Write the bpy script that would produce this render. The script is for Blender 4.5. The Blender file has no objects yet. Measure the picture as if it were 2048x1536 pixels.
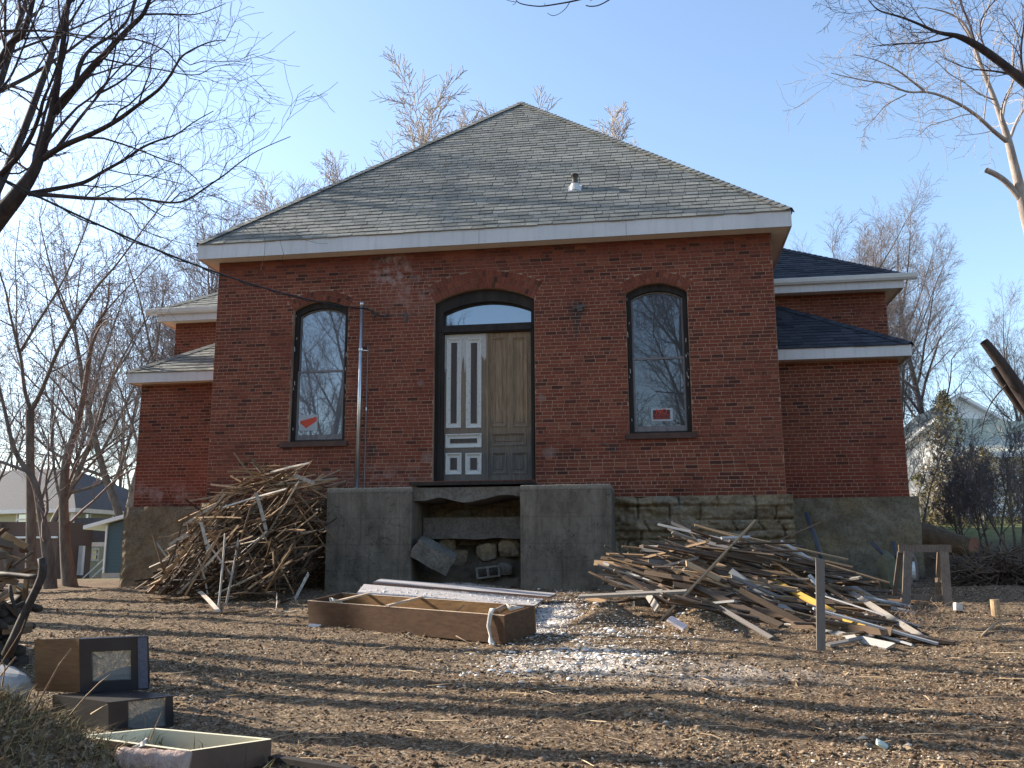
import bpy, bmesh, math, random
import numpy as np
from mathutils import Vector, Matrix
from mathutils.geometry import tessellate_polygon
S = bpy.context.scene
R = math.radians
# ---------------------------------------------------------------- camera
F = 1853.94; CAM = np.array([2.6183, -16.5, 0.4753])
RT = np.array([0.98822619, 0.1529517, -0.00384308])
UP = np.array([0.03253114, -0.1855084, 0.98210405])
FW = np.array([-0.14950156, 0.97066596, 0.18829995])
cd = bpy.data.cameras.new('camera'); cam = bpy.data.objects.new('camera', cd)
S.collection.objects.link(cam); S.camera = cam
cd.sensor_width = 36; cd.lens = F / 2048 * 36; cd.clip_start = .05; cd.clip_end = 2000
M = Matrix.Identity(4)
for i in range(3):
    M[i][0] = RT[i]; M[i][1] = UP[i]; M[i][2] = -FW[i]; M[i][3] = CAM[i]
cam.matrix_world = M
# ---------------------------------------------------------------- light
EL, AZ = R(27), R(281)          # azimuth clockwise from +Y
SUN = np.array([math.sin(AZ) * math.cos(EL), math.cos(AZ) * math.cos(EL), math.sin(EL)])
w = bpy.data.worlds.new('World'); S.world = w; w.use_nodes = True
nt = w.node_tree; bg = nt.nodes['Background']
sk = nt.nodes.new('ShaderNodeTexSky'); sk.sky_type = 'NISHITA'; sk.sun_disc = False
sk.sun_elevation = EL; sk.sun_rotation = AZ; sk.air_density = 1.0; sk.dust_density = 1.0; sk.ozone_density = 1.6
nt.links.new(sk.outputs[0], bg.inputs[0]); bg.inputs[1].default_value = 0.12
sl = bpy.data.lights.new('sun', 'SUN'); sl.energy = 5.0; sl.angle = R(.5); sl.color = (1, .90, .76)
so = bpy.data.objects.new('sun', sl); S.collection.objects.link(so)
so.rotation_euler = Vector(SUN).to_track_quat('Z', 'Y').to_euler()
S.view_settings.view_transform = 'Standard'; S.view_settings.look = 'None'
S.view_settings.exposure = 1.48; S.view_settings.gamma = 1
# ---------------------------------------------------------------- pixel helpers (photo pixels 2048x1536 -> world)
def ray(px, py):
    return FW + RT * (px - 1024) / F + UP * (768 - py) / F
def atY(px, py, Y=0.):
    d = ray(px, py); return CAM + d * ((Y - CAM[1]) / d[1])
def atD(px, py, D):
    return CAM + ray(px, py) * D
# ---------------------------------------------------------------- value noise
def _h(i, j, s):
    n = (i * 374761393 + j * 668265263 + s * 1442695041) & 0xffffffff
    n = ((n ^ (n >> 13)) * 1274126177) & 0xffffffff
    return ((n ^ (n >> 16)) & 0xffff) / 65535.0
def vn(x, y, s=0):
    x = np.asarray(x, float); y = np.asarray(y, float)
    i = np.floor(x).astype(np.int64); j = np.floor(y).astype(np.int64)
    u = x - i; v = y - j; u = u * u * (3 - 2 * u); v = v * v * (3 - 2 * v)
    a = _h(i, j, s); b = _h(i + 1, j, s); c = _h(i, j + 1, s); d = _h(i + 1, j + 1, s)
    return (a * (1 - u) + b * u) * (1 - v) + (c * (1 - u) + d * u) * v - .5
def fbm(x, y, o=4, s=0):
    r = 0; a = 1.
    for k in range(o):
        r = r + vn(x * 2 ** k + 17.3 * k, y * 2 ** k - 9.1 * k, s + k) * a; a *= .5
    return r
def sst(a, b, x):
    t = np.clip((x - a) / (b - a), 0, 1); return t * t * (3 - 2 * t)
BUMPS = []
def ground(x, y):
    x = np.asarray(x, float); y = np.asarray(y, float)
    yc = np.maximum(y, -40)
    z = np.where(yc < -1.5, (yc + 1.5) * .08, 0.)
    z = z + sst(5.8, 10, x) * np.clip((y + 2.5), 0, 45) * np.where(y > 15, .085, .095)
    z = z - sst(-5, -12, x) * np.clip(y - 6, 0, 60) * .012
    z = z + .10 * vn(x * .35, y * .35, 5) + .05 * vn(x * 1.1, y * 1.3, 6)
    for (bx, by, sx, sy, h) in BUMPS:
        z = z + h * np.exp(-((x - bx) / sx) ** 2 - ((y - by) / sy) ** 2)
    return z
def G(px, py, up=0.):
    d = ray(px, py); lo, t = 1., 1.
    while t < 120:
        p = CAM + d * t
        if p[2] < ground(p[0], p[1]) + up: break
        lo = t; t += .1 + t * .01
    for _ in range(20):
        m = (lo + t) / 2; p = CAM + d * m
        if p[2] < ground(p[0], p[1]) + up: t = m
        else: lo = m
    return CAM + d * t
p_ = atD(40, 1560, 4.6); BUMPS.append((p_[0] - .45, p_[1] + .05, .85, .75, .62))
p_ = G(1215, 1250); BUMPS.append((p_[0], p_[1] + .1, .30, .26, .27))
p_ = G(1415, 1265); BUMPS.append((p_[0], p_[1] + .2, .40, .3, .28))
p_ = G(1180, 1195); BUMPS.append((p_[0], p_[1], .9, .5, .08))
p_ = G(940, 1180); BUMPS.append((p_[0], -1.6, .9, .5, .16))
# ---------------------------------------------------------------- mesh builder
class MB:
    def __init__(s): s.v = []; s.f = []; s.m = []
    def add(s, vs, fs, mi=0):
        o = len(s.v); s.v.extend([tuple(float(c) for c in v) for v in vs])
        for f in fs: s.f.append(tuple(o + i for i in f)); s.m.append(mi)
    def box(s, lo, hi, mi=0):
        x0, y0, z0 = lo; x1, y1, z1 = hi
        s.add([(x0, y0, z0), (x1, y0, z0), (x1, y1, z0), (x0, y1, z0), (x0, y0, z1), (x1, y0, z1), (x1, y1, z1), (x0, y1, z1)],
              [(0, 3, 2, 1), (4, 5, 6, 7), (0, 1, 5, 4), (1, 2, 6, 5), (2, 3, 7, 6), (3, 0, 4, 7)], mi)
    def quad(s, a, b, c, d, mi=0): s.add([a, b, c, d], [(0, 1, 2, 3)], mi)
    def bar(s, a, b, wd, th, up=(0, 0, 1), mi=0, taper=1.):
        a = np.array(a, float); b = np.array(b, float); d = b - a; d /= np.linalg.norm(d)
        u = np.array(up, float); sd = np.cross(d, u)
        if np.linalg.norm(sd) < 1e-4: sd = np.cross(d, (1, 0, 0))
        sd /= np.linalg.norm(sd); u = np.cross(sd, d)
        vs = []
        for p, k in ((a, 1.), (b, taper)):
            for sx, sy in ((-1, -1), (1, -1), (1, 1), (-1, 1)):
                vs.append(p + sd * sx * wd / 2 * k + u * sy * th / 2)
        s.add(vs, [(3, 2, 1, 0), (4, 5, 6, 7), (0, 1, 5, 4), (1, 2, 6, 5), (2, 3, 7, 6), (3, 0, 4, 7)], mi)
    def tube(s, pts, rad, k=8, mi=0, cap=True):
        pts = np.array(pts, float); n = len(pts)
        rad = np.full(n, rad) if np.isscalar(rad) else np.array(rad, float)
        t = np.gradient(pts, axis=0); t /= (np.linalg.norm(t, axis=1)[:, None] + 1e-9)
        ref = np.array((0, 0, 1.)) if abs(t[0][2]) < .9 else np.array((1., 0, 0))
        a = np.cross(t, ref); a /= (np.linalg.norm(a, axis=1)[:, None] + 1e-9); b = np.cross(t, a)
        th = np.arange(k) * 2 * math.pi / k
        ring = pts[:, None] + rad[:, None, None] * (np.cos(th)[None, :, None] * a[:, None] + np.sin(th)[None, :, None] * b[:, None])
        fs = [(i * k + j, i * k + (j + 1) % k, (i + 1) * k + (j + 1) % k, (i + 1) * k + j) for i in range(n - 1) for j in range(k)]
        if cap: fs += [tuple(range(k))[::-1], tuple((n - 1) * k + j for j in range(k))]
        s.add(ring.reshape(-1, 3), fs, mi)
    def poly(s, outer, holes, Y, mi=0):   # flat polygon in XZ plane at y=Y facing -Y
        loops = [[Vector((x, z, 0)) for x, z in outer]] + [[Vector((x, z, 0)) for x, z in h] for h in holes]
        tri = tessellate_polygon(loops); flat = [p for l in loops for p in l]
        fs = []
        for t in tri:
            a, b, c = (flat[i] for i in t)
            ar = (b.x - a.x) * (c.y - a.y) - (c.x - a.x) * (b.y - a.y)
            fs.append(tuple(t) if ar > 0 else tuple(t)[::-1])
        s.add([(p.x, Y, p.y) for p in flat], fs, mi)
    def prism(s, outer, Y0, Y1, holes=(), mi=0):
        s.poly(outer, holes, Y0, mi)
        o = len(s.f); s.poly(outer, holes, Y1, mi)
        for i in range(o, len(s.f)): s.f[i] = s.f[i][::-1]
        for lp, sg in [(outer, 1)] + [(h, -1) for h in holes]:
            n = len(lp)
            ar = sum(lp[i][0] * lp[(i + 1) % n][1] - lp[(i + 1) % n][0] * lp[i][1] for i in range(n)) * sg
            for i in range(n):
                a = lp[i]; b = lp[(i + 1) % n]
                q = [(a[0], Y0, a[1]), (a[0], Y1, a[1]), (b[0], Y1, b[1]), (b[0], Y0, b[1])]
                if ar > 0: q = q[::-1]
                s.quad(*q, mi)
    def build(s, name, mats, parent=None, smooth=False):
        me = bpy.data.meshes.new(name); me.from_pydata(s.v, [], s.f)
        if not isinstance(mats, (list, tuple)): mats = [mats]
        for m in mats: me.materials.append(m)
        if len(mats) > 1: me.polygons.foreach_set('material_index', s.m)
        if smooth: me.polygons.foreach_set('use_smooth', [True] * len(s.f))
        me.update()
        return link(name, me, parent)
def link(name, me, parent=None):
    o = bpy.data.objects.new(name, me); S.collection.objects.link(o)
    if parent is not None:
        o.parent = parent
        q = parent; loc = Vector((0, 0, 0))
        while q is not None: loc += q.location; q = q.parent
        o.location = -loc
    return o
def tag(o, label=None, cat=None, group=None, kind=None):
    if label: o['label'] = label
    if cat: o['category'] = cat
    if group: o['group'] = group
    if kind: o['kind'] = kind
    return o
def empty(name, loc, label, cat, group=None):
    o = bpy.data.objects.new(name, None); S.collection.objects.link(o)
    o.location = Vector([float(c) for c in loc]); o.empty_display_size = .2
    return tag(o, label, cat, group)
def centre(o):     # move a world-coordinate mesh's origin to its base
    me = o.data; n = len(me.vertices); co = np.empty(n * 3); me.vertices.foreach_get('co', co); co = co.reshape(-1, 3)
    c = co.mean(0); c[2] = co[:, 2].min(); me.vertices.foreach_set('co', (co - c).ravel()); me.update()
    o.location = Vector([float(v) for v in c]); return o
def copy_tree(o, loc, rz, sc=1.):
    c = o.copy(); S.collection.objects.link(c); c.location = Vector([float(v) for v in loc]); c.rotation_euler = (0, 0, rz); c.scale = (sc,) * 3
    for ch in list(o.children):
        k = ch.copy(); S.collection.objects.link(k); k.parent = c
    return c
# ---------------------------------------------------------------- materials
class Mat:
    def __init__(s, name, rough=.8, spec=.3):
        s.m = bpy.data.materials.new(name); s.m.use_nodes = True; s.t = s.m.node_tree
        s.b = s.t.nodes['Principled BSDF']; s.b.inputs['Roughness'].default_value = rough
        s.b.inputs['Specular IOR Level'].default_value = spec
        s.out = s.t.nodes['Material Output']
    def n(s, ty, ins=None, **kw):
        x = s.t.nodes.new('ShaderNode' + ty)
        for k, v in kw.items(): setattr(x, k, v)
        for k, v in (ins or {}).items():
            if isinstance(v, bpy.types.NodeSocket): s.t.links.new(v, x.inputs[k])
            else: x.inputs[k].default_value = v
        return x
    def co(s, scale=(1, 1, 1), kind='Object'):
        c = s.n('TexCoord').outputs[kind]
        return s.n('Mapping', {'Vector': c, 'Scale': scale}).outputs[0]
    def noise(s, vec, scale=5, detail=4, rough=.55, dist=0.):
        return s.n('TexNoise', {'Vector': vec, 'Scale': scale, 'Detail': detail, 'Roughness': rough, 'Distortion': dist}).outputs[0]
    def ramp(s, fac, stops, interp='LINEAR'):
        r = s.n('ValToRGB', {'Fac': fac}); cr = r.color_ramp; cr.interpolation = interp
        while len(cr.elements) < len(stops): cr.elements.new(.5)
        for e, (p, c) in zip(cr.elements, stops):
            e.position = p; e.color = (*c, 1) if len(c) == 3 else c
        return r.outputs[0]
    def rampf(s, fac, a, b): return s.ramp(fac, [(a, (0, 0, 0)), (b, (1, 1, 1))])
    def mix(s, f, a, b, bt='MIX'):
        x = s.n('Mix', data_type='RGBA', blend_type=bt)
        for k, v in ((0, f), (6, a), (7, b)):
            if isinstance(v, bpy.types.NodeSocket): s.t.links.new(v, x.inputs[k])
            elif k == 0: x.inputs[0].default_value = v
            else: x.inputs[k].default_value = (*v, 1)
        return x.outputs[2]
    def math(s, op, a, b=0.): return s.n('Math', {0: a, 1: b}, operation=op).outputs[0]
    def rng(s, v, a, b, c=0., d=1.): return s.n('MapRange', {0: v, 1: a, 2: b, 3: c, 4: d}, clamp=True).outputs[0]
    def bump(s, h, dist=.01, strength=1.):
        x = s.n('Bump', {'Height': h, 'Distance': dist, 'Strength': strength})
        s.t.links.new(x.outputs[0], s.b.inputs['Normal'])
    def col(s, c):
        if isinstance(c, bpy.types.NodeSocket): s.t.links.new(c, s.b.inputs['Base Color'])
        else: s.b.inputs['Base Color'].default_value = (*c, 1)
        return s
    def xyz(s):
        g = s.n('NewGeometry'); return s.n('SeparateXYZ', {0: g.outputs['Position']}).outputs
    def island(s): return s.n('NewGeometry').outputs['Random Per Island']
    def orand(s): return s.n('ObjectInfo').outputs['Random']
def simple(name, a, b, scale=6, rough=.8, spec=.3, bump=0., bd=.01, stretch=(1, 1, 1), isl=0.):
    m = Mat(name, rough, spec); v = m.co(stretch); nz = m.noise(v, scale, 6, .6)
    c = m.mix(m.rampf(nz, .3, .7), a, b)
    if isl: c = m.mix(1., c, m.ramp(m.island(), [(0, (1 - isl,) * 3), (1, (1 + isl * .4,) * 3)]), 'MULTIPLY')
    m.col(c)
    if bump: m.bump(m.noise(v, scale * 3, 5), bd, bump)
    return m.m
def wood(name, cols, grain=(3, 3, 60), rnd=True, rough=.75, island=False):
    m = Mat(name, rough, .25); v = m.co((1, 1, 1)); g = m.noise(m.co(grain), 2.2, 5, .65, .3); st = m.noise(v, 2.5, 3)
    r = m.island() if island else m.orand()
    n = len(cols); base = m.ramp(r, [(i / n, c) for i, c in enumerate(cols)], 'CONSTANT') if n > 1 else m.mix(0., cols[0], cols[0])
    c = m.mix(m.rng(g, .38, .62, .0, .55), base, m.mix(1., base, (.38, .34, .32), 'MULTIPLY'))
    c = m.mix(m.rng(st, .45, .7, 0, .5), c, m.mix(1., c, (.62, .6, .6), 'MULTIPLY'))
    m.col(c); m.bump(g, .003, .6); return m.m
MT = {}
def brick_mat():
    m = Mat('brick', .9, .2); X, Y, Z = m.xyz(); pos = m.co()
    r = m.island()
    base = m.ramp(r, [(0, (.065, .027, .02)), (.08, (.115, .038, .025)), (.22, (.17, .050, .030)), (.48, (.20, .058, .033)), (.68, (.17, .045, .027)), (.80, (.235, .075, .042)), (.94, (.14, .046, .030)), (1, (.26, .09, .052))])
    n1 = m.noise(pos, 38, 4, .7); n2 = m.noise(pos, 1.1, 5, .6); n3 = m.noise(pos, 7, 5, .65)
    c = m.mix(m.rng(n1, .35, .7, 0, .55), base, m.mix(1., base, (.45, .42, .42), 'MULTIPLY'))
    c = m.mix(m.rng(n2, .48, .68, 0, .5), c, m.mix(1., c, (.55, .5, .5), 'MULTIPLY'))
    # dirty band under the eaves and red painted remains low on the wings
    c = m.mix(m.math('MULTIPLY', m.rng(Z, 5.6, 6.3, 0, .55), m.rng(n2, .3, .6)), c, m.mix(1., c, (.75, .55, .45), 'MULTIPLY'))
    wing = m.math('MAXIMUM', m.rng(X, -5.7, -5.9), m.rng(X, 4.9, 5.1))
    low = m.math('MULTIPLY', m.rng(Z, 3.1, 1.9), m.math('MULTIPLY', wing, m.rng(n3, .3, .55)))
    c = m.mix(m.math('MULTIPLY', low, .8), c, m.mix(1., m.mix(.6, base, (.22, .05, .033)), (1., .85, .8), 'MULTIPLY'))
    # efflorescence / old plaster blotches
    def blot(x0, z0, sx, sz, amt, thr=.45):
        a = m.math('POWER', m.math('DIVIDE', m.math('SUBTRACT', X, x0), sx), 2.); b = m.math('POWER', m.math('DIVIDE', m.math('SUBTRACT', Z, z0), sz), 2.)
        d = m.rng(m.math('ADD', a, b), 1., 0.); return m.math('MULTIPLY', m.math('MULTIPLY', d, m.rng(n3, thr, thr + .18)), amt)
    for a in ((-2.3, 6.0, .5, .5, .55), (-1.9, 5.5, .6, .6, .3), (-7.6, 1.85, 1., .35, .55), (-2.5, 2.0, 1.5, .3, .25)):
        c = m.mix(blot(*a), c, (.42, .35, .33))
    for a in ((-1.5, 2.35, .13, .13), (.75, 2.4, .16, .12), (.62, 3.4, .1, .08), (-1.65, 3.75, .08, .08)):
        c = m.mix(blot(*a, .55, .25), c, (.20, .165, .15))
    for a in ((1.28, 5.02, .2, .25), (1.28, 4.75, .08, .35), (1.9, 2.45, .12, .1), (-2.55, 2.5, .12, .2), (-2.35, 5.05, .12, .06)):
        c = m.mix(blot(*a, .85, .15), c, (.035, .03, .028))
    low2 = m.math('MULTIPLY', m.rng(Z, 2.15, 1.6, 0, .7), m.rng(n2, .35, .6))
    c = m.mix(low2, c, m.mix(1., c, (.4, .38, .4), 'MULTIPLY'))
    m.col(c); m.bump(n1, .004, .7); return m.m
def mortar_mat():
    m = Mat('mortar', .95, .1); X, Y, Z = m.xyz(); pos = m.co()
    n1 = m.noise(pos, 30, 4); n2 = m.noise(pos, 1.0, 5, .65)
    c = m.mix(m.rampf(n1, .3, .7), (.38, .25, .18), (.22, .13, .09))
    dirt = m.math('MAXIMUM', m.rng(n2, .5, .68, 0, .75), m.rng(Z, 5.7, 6.15, 0, .8))
    m.col(m.mix(dirt, c, (.10, .045, .034))); return m.m
MT['brick'] = brick_mat(); MT['mortar'] = mortar_mat()
def shingle(name, cols, isl=True):
    m = Mat(name, .92, .15); v = m.co(); g = m.noise(v, 150, 3, .7)
    c = m.ramp(m.island(), [(i / (len(cols) - 1), k) for i, k in enumerate(cols)])
    c = m.mix(m.rng(g, .35, .65, 0, .35), c, m.mix(1., c, (.55, .55, .55), 'MULTIPLY'))
    st = m.noise(m.co((1, 1, .35)), 1.3, 4)
    c = m.mix(m.rng(st, .5, .7, 0, .3), c, m.mix(1., c, (.7, .7, .72), 'MULTIPLY'))
    m.col(c); m.bump(g, .002, .8); return m.m
MT['shingle'] = shingle('grey_green_shingle', [(.15, .153, .14), (.19, .194, .178), (.22, .224, .206), (.165, .168, .155), (.245, .248, .228)])
MT['shingle_shaded'] = shingle('shaded_shingle', [(.028, .032, .042), (.045, .052, .066), (.06, .067, .08), (.038, .043, .053)])  # right wing shingles: the main block's shade is put into their darker colour
def fascia_mat():
    m = Mat('white_painted_board', .55, .35); v = m.co(); s = m.noise(m.co((7, 7, .5)), 2, 4, .6); b = m.noise(v, .9, 3); f = m.noise(v, 30, 4, .7)
    c = m.mix(m.rampf(b, .35, .65), (.58, .57, .57), (.50, .50, .50)); c = m.mix(m.rng(s, .5, .72, 0, .35), c, (.33, .32, .30)); c = m.mix(m.rng(f, .66, .72, 0, .6), c, (.27, .25, .22)); m.col(c); m.bump(f, .002, .5); return m.m
MT['white'] = fascia_mat()
MT['soffit'] = simple('primed_soffit', (.78, .72, .62), (.70, .64, .54), 1.5, .7)
MT['gutter'] = simple('gutter_metal', (.60, .60, .58), (.52, .52, .50), 2, .4, .5)
def stone_mat(name, a, b, c2, sc=3.):
    m = Mat(name, .95, .15); v = m.co(); n1 = m.noise(v, sc, 6, .65); n2 = m.noise(v, 22, 5, .7); n3 = m.noise(v, 1.1, 3)
    c = m.mix(m.rampf(n1, .35, .65), a, b); c = m.mix(m.rng(n3, .5, .65, 0, .7), c, c2)
    c = m.mix(m.rng(n2, .45, .6, 0, .6), c, m.mix(1., c, (.5, .47, .45), 'MULTIPLY'))
    m.col(c); m.bump(n2, .02, .9); return m.m
MT['rubble'] = stone_mat('rubble_limestone', (.27, .21, .13), (.16, .12, .08), (.18, .165, .135))
MT['parge'] = stone_mat('parged_stone', (.215, .18, .13), (.14, .115, .08), (.23, .17, .095), 2.)
MT['rubble_l'] = stone_mat('weathered_limestone', (.22, .17, .11), (.14, .11, .075), (.18, .15, .115))
def conc():
    m = Mat('stained_concrete', .9, .2); v = m.co(); s1 = m.noise(m.co((1.6, 1.6, .7)), 1.8, 6, .7); n = m.noise(v, 9, 6, .7); k = m.noise(v, 60, 3)
    c = m.mix(m.rampf(s1, .35, .68), (.075, .062, .048), (.17, .145, .115)); c = m.mix(m.rng(n, .55, .75, 0, .5), c, (.20, .18, .15))
    c = m.mix(m.rng(n, .42, .3, 0, .7), c, (.05, .048, .045)); c = m.mix(m.rng(k, .62, .7, 0, .6), c, (.22, .21, .19))
    ck = m.n('TexVoronoi', {'Vector': m.n('VectorMath', {0: v, 1: m.n('TexNoise', {'Vector': v, 'Scale': 4., 'Detail': 4.}).outputs['Color']}, operation='ADD').outputs[0], 'Scale': .9}, feature='DISTANCE_TO_EDGE').outputs['Distance']
    X, Y, Z = m.xyz(); fl = m.math('FRACT', m.math('DIVIDE', m.math('ADD', Z, .1), .43)); dr = m.noise(m.co((9, 9, .5)), 1.3, 4, .6)
    c = m.mix(m.rng(dr, .52, .7, 0, .45), c, m.mix(1., c, (.4, .38, .36), 'MULTIPLY')); c = m.mix(m.rng(fl, .03, 0., 0, .6), c, (.04, .036, .03)); c = m.mix(m.rng(ck, .006, .002, 0, .8), c, (.02, .018, .016))
    c = m.mix(m.math('MULTIPLY', m.rng(Z, .35, .02, 0, .8), m.rng(n, .35, .6)), c, (.19, .15, .105)); c = m.mix(m.math('MULTIPLY', m.rng(Z, 1.62, 1.7, 0, .8), m.rng(k, .4, .55)), c, (.30, .27, .22))
    m.col(c); m.bump(n, .012, .9); return m.m
MT['concrete'] = conc()
MT['conc_light'] = stone_mat('broken_concrete', (.18, .165, .145), (.115, .105, .092), (.15, .125, .095), 5)
MT['dark_wood'] = simple('blackened_frame', (.010, .008, .007), (.032, .024, .019), 8, .75, .3, .5, .004, (1, 1, .2))
MT['sill'] = simple('brown_sill', (.05, .026, .02), (.085, .045, .032), 6, .7)
MT['sash'] = simple('grey_sash', (.20, .18, .18), (.11, .10, .10), 14, .7, .3, .4, .003, (1, 1, .3))
def glass(name, tint, refl, inner):
    m = Mat(name, .05, .5); g = m.n('BsdfGlossy', {'Color': (*tint, 1), 'Roughness': .015})
    nz = m.noise(m.co((1, 1, 1)), 3.5, 2); bp = m.n('Bump', {'Height': nz, 'Distance': .01, 'Strength': .012}); m.t.links.new(bp.outputs[0], g.inputs['Normal'])
    m.col(inner); m.b.inputs['Roughness'].default_value = .5
    mx = m.n('MixShader', {0: refl, 1: m.b.outputs[0], 2: g.outputs[0]}); m.t.links.new(mx.outputs[0], m.out.inputs[0]); return m.m
MT['glass_l'] = glass('film_backed_glass', (.9, .95, 1), .20, (.075, .085, .10))
MT['glass_r'] = glass('old_glass', (.9, .95, 1), .10, (.010, .012, .014))
MT['glass_t'] = glass('transom_glass', (.85, .93, 1), .28, (.02, .03, .05))
MT['far_glass'] = glass('far_window_glass', (.8, .9, 1), .3, (.04, .045, .055))
def door_mat(name, paint):
    m = Mat(name, .8, .2); X, Y, Z = m.xyz(); g = m.noise(m.co((22, 22, 1.2)), 2.4, 5, .7, .3); n = m.noise(m.co((5, 5, 1.6)), 3, 5, .6)
    fine = m.noise(m.co((30, 30, 8)), 3, 4, .7)
    brown = m.mix(m.rampf(g, .35, .7), (.14, .092, .055), (.30, .215, .14)); grey = m.mix(m.rampf(g, .35, .7), (.07, .062, .055), (.15, .135, .118))
    c = m.mix(m.rng(m.math('ADD', Z, m.math('MULTIPLY', n, .7)), 2.7, 3.5), grey, brown)
    if paint:
        c = m.mix(.35, c, (.13, .115, .105))
        wh = m.mix(m.rampf(fine, .3, .75), (.48, .47, .44), (.32, .30, .28))
        edge = m.math('ADD', Z, m.math('MULTIPLY', m.math('SUBTRACT', m.noise(m.co((6, 6, .0)), 2.5, 2), .5), 1.3))
        c = m.mix(m.rng(edge, 4.18, 4.2), c, wh)
    m.col(c); m.bump(g, .004, .7); return m.m
MT['door_l'] = door_mat('weathered_painted_door', True); MT['door_r'] = door_mat('weathered_bare_door', False)
def peel():
    m = Mat('peeling_white_paint', .7, .25); f = m.noise(m.co((1, 1, .6)), 42, 5, .7); 
    m.col(m.mix(m.rampf(f, .34, .42), (.13, .11, .09), (.50, .49, .46))); m.bump(f, .003, .8); return m.m
MT['peel'] = peel()
MT['mold_r'] = MT['door_r']
MT['galv'] = simple('galvanised_steel', (.55, .57, .58), (.42, .44, .45), 10, .32, .5); MT['galv'].node_tree.nodes['Principled BSDF'].inputs['Metallic'].default_value = .85
MT['rubber'] = simple('black_rubber', (.018, .018, .019), (.03, .03, .032), 9, .6)
MT['dark_metal'] = simple('dark_metal', (.05, .045, .04), (.09, .075, .06), 9, .55)
MT['blue_steel'] = simple('blue_painted_steel', (.012, .017, .03), (.02, .027, .045), 9, .5, .5)
# ================================================================ ground sheet
def axis(lo, hi, step, far, gr=1.18):
    a = list(np.arange(lo, hi, step)); s = step; x = hi
    while x < far: a.append(x); s *= gr; x += s
    a.append(far); s = step; x = lo - step; b = []
    while x > -far: b.append(x); s *= gr; x -= s
    b.append(-far); return np.array(b[::-1] + a)
gx = axis(-8, 10.5, .04, 500); gy = axis(-12.3, -.6, .036, 500)
XX, YY = np.meshgrid(gx, gy); ZZ = ground(XX, YY)
near = sst(-16, -12, YY) * sst(12, 4, YY) * sst(18, 11, np.abs(XX - 1))
tilt = YY * .985 + XX * .17                       # tyre and rake furrows running with the yard
ZZ += near * (.04 * fbm(XX * 1.2, tilt * 2.6, 2, 11) + .014 * fbm(XX * 6, YY * 7, 3, 21) + .022 * vn(XX * 15, YY * 17, 31) + .022 * vn(XX * 31, YY * 33, 32))
ZZ += (1 - near) * .12 * fbm(XX * .15, YY * .15, 3, 41)
nx, ny = len(gx), len(gy)
me = bpy.data.meshes.new('ground')
co = np.stack([XX, YY, ZZ], -1).reshape(-1, 3)
idx = np.arange(nx * ny).reshape(ny, nx)
q = np.stack([idx[:-1, :-1], idx[:-1, 1:], idx[1:, 1:], idx[1:, :-1]], -1).reshape(-1, 4)
me.vertices.add(len(co)); me.vertices.foreach_set('co', co.ravel())
me.loops.add(q.size); me.loops.foreach_set('vertex_index', q.ravel().astype(np.int32))
me.polygons.add(len(q)); me.polygons.foreach_set('loop_start', np.arange(0, q.size, 4, dtype=np.int32)); me.polygons.foreach_set('loop_total', np.full(len(q), 4, np.int32))
me.polygons.foreach_set('use_smooth', np.ones(len(q), bool)); me.update(calc_edges=True)
def ground_mat():
    m = Mat('bare_earth', .95, .12); X, Y, Z = m.xyz(); v = m.co()
    big = m.noise(v, .55, 5, .6); mid = m.noise(v, 3.2, 6, .65); fin = m.noise(v, 28, 5, .7); vo = m.n('TexVoronoi', {'Vector': v, 'Scale': 34.}).outputs['Distance']; vc = m.n('SeparateColor', {0: m.n('TexVoronoi', {'Vector': v, 'Scale': 60.}).outputs['Color']}).outputs[0]
    c = m.mix(m.rampf(mid, .32, .68), (.058, .036, .02), (.135, .088, .051))
    c = m.mix(m.rng(big, .45, .62, 0, .6), c, (.155, .11, .068))
    c = m.mix(m.rng(fin, .55, .7, 0, .6), c, (.40, .34, .26)); c = m.mix(m.rng(fin, .42, .3, 0, .6), c, (.06, .042, .03))
    c = m.mix(m.rng(vc, .72, .95, 0, .75), c, (.30, .24, .17)); c = m.mix(m.rng(vc, .3, .1, 0, .7), c, (.045, .03, .02))
    # pale plaster dust spilled from the stoop towards the viewer
    def spot(x0, y0, sx, sy, amt):
        a = m.math('POWER', m.math('DIVIDE', m.math('SUBTRACT', X, x0), sx), 2.); b = m.math('POWER', m.math('DIVIDE', m.math('SUBTRACT', Y, y0), sy), 2.)
        return m.math('MULTIPLY', m.rng(m.math('ADD', a, b), 1.25, .1), amt)
    dn = m.rng(m.math('ADD', m.math('MULTIPLY', mid, .6), m.math('MULTIPLY', fin, .5)), .42, .62)
    for px, py, sx, sy, am in ((1090, 1235, .4, 1.4, 1.), (1160, 1320, .85, .7, .7), (1400, 1345, 1.2, .6, .25), (860, 1185, 1.5, .9, .5)):
        g_ = G(px, py); c = m.mix(m.math('MULTIPLY', dn, spot(g_[0], g_[1], sx, sy, am)), c, (.66, .62, .57))
    gr = m.mix(m.rampf(mid, .35, .65), (.085, .10, .035), (.20, .19, .08)); far = m.math('MULTIPLY', m.rng(Y, 5., 9.), m.rng(m.math('ADD', X, m.math('MULTIPLY', big, 3.)), 9., 11.))
    farl = m.math('MULTIPLY', m.rng(Y, 8., 14.), .6)
    c = m.mix(m.math('MAXIMUM', far, farl), c, gr)
    m.col(c); m.bump(fin, .02, .7); return m.m
me.materials.append(ground_mat())
tag(link('ground', me), 'bare rutted brown earth in front of the brick building, greener beyond', kind='structure')
def gz(x, y):
    i = int(np.clip(np.searchsorted(gx, x), 1, nx - 1)); j = int(np.clip(np.searchsorted(gy, y), 1, ny - 1)); return float(ZZ[j, i])
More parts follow.
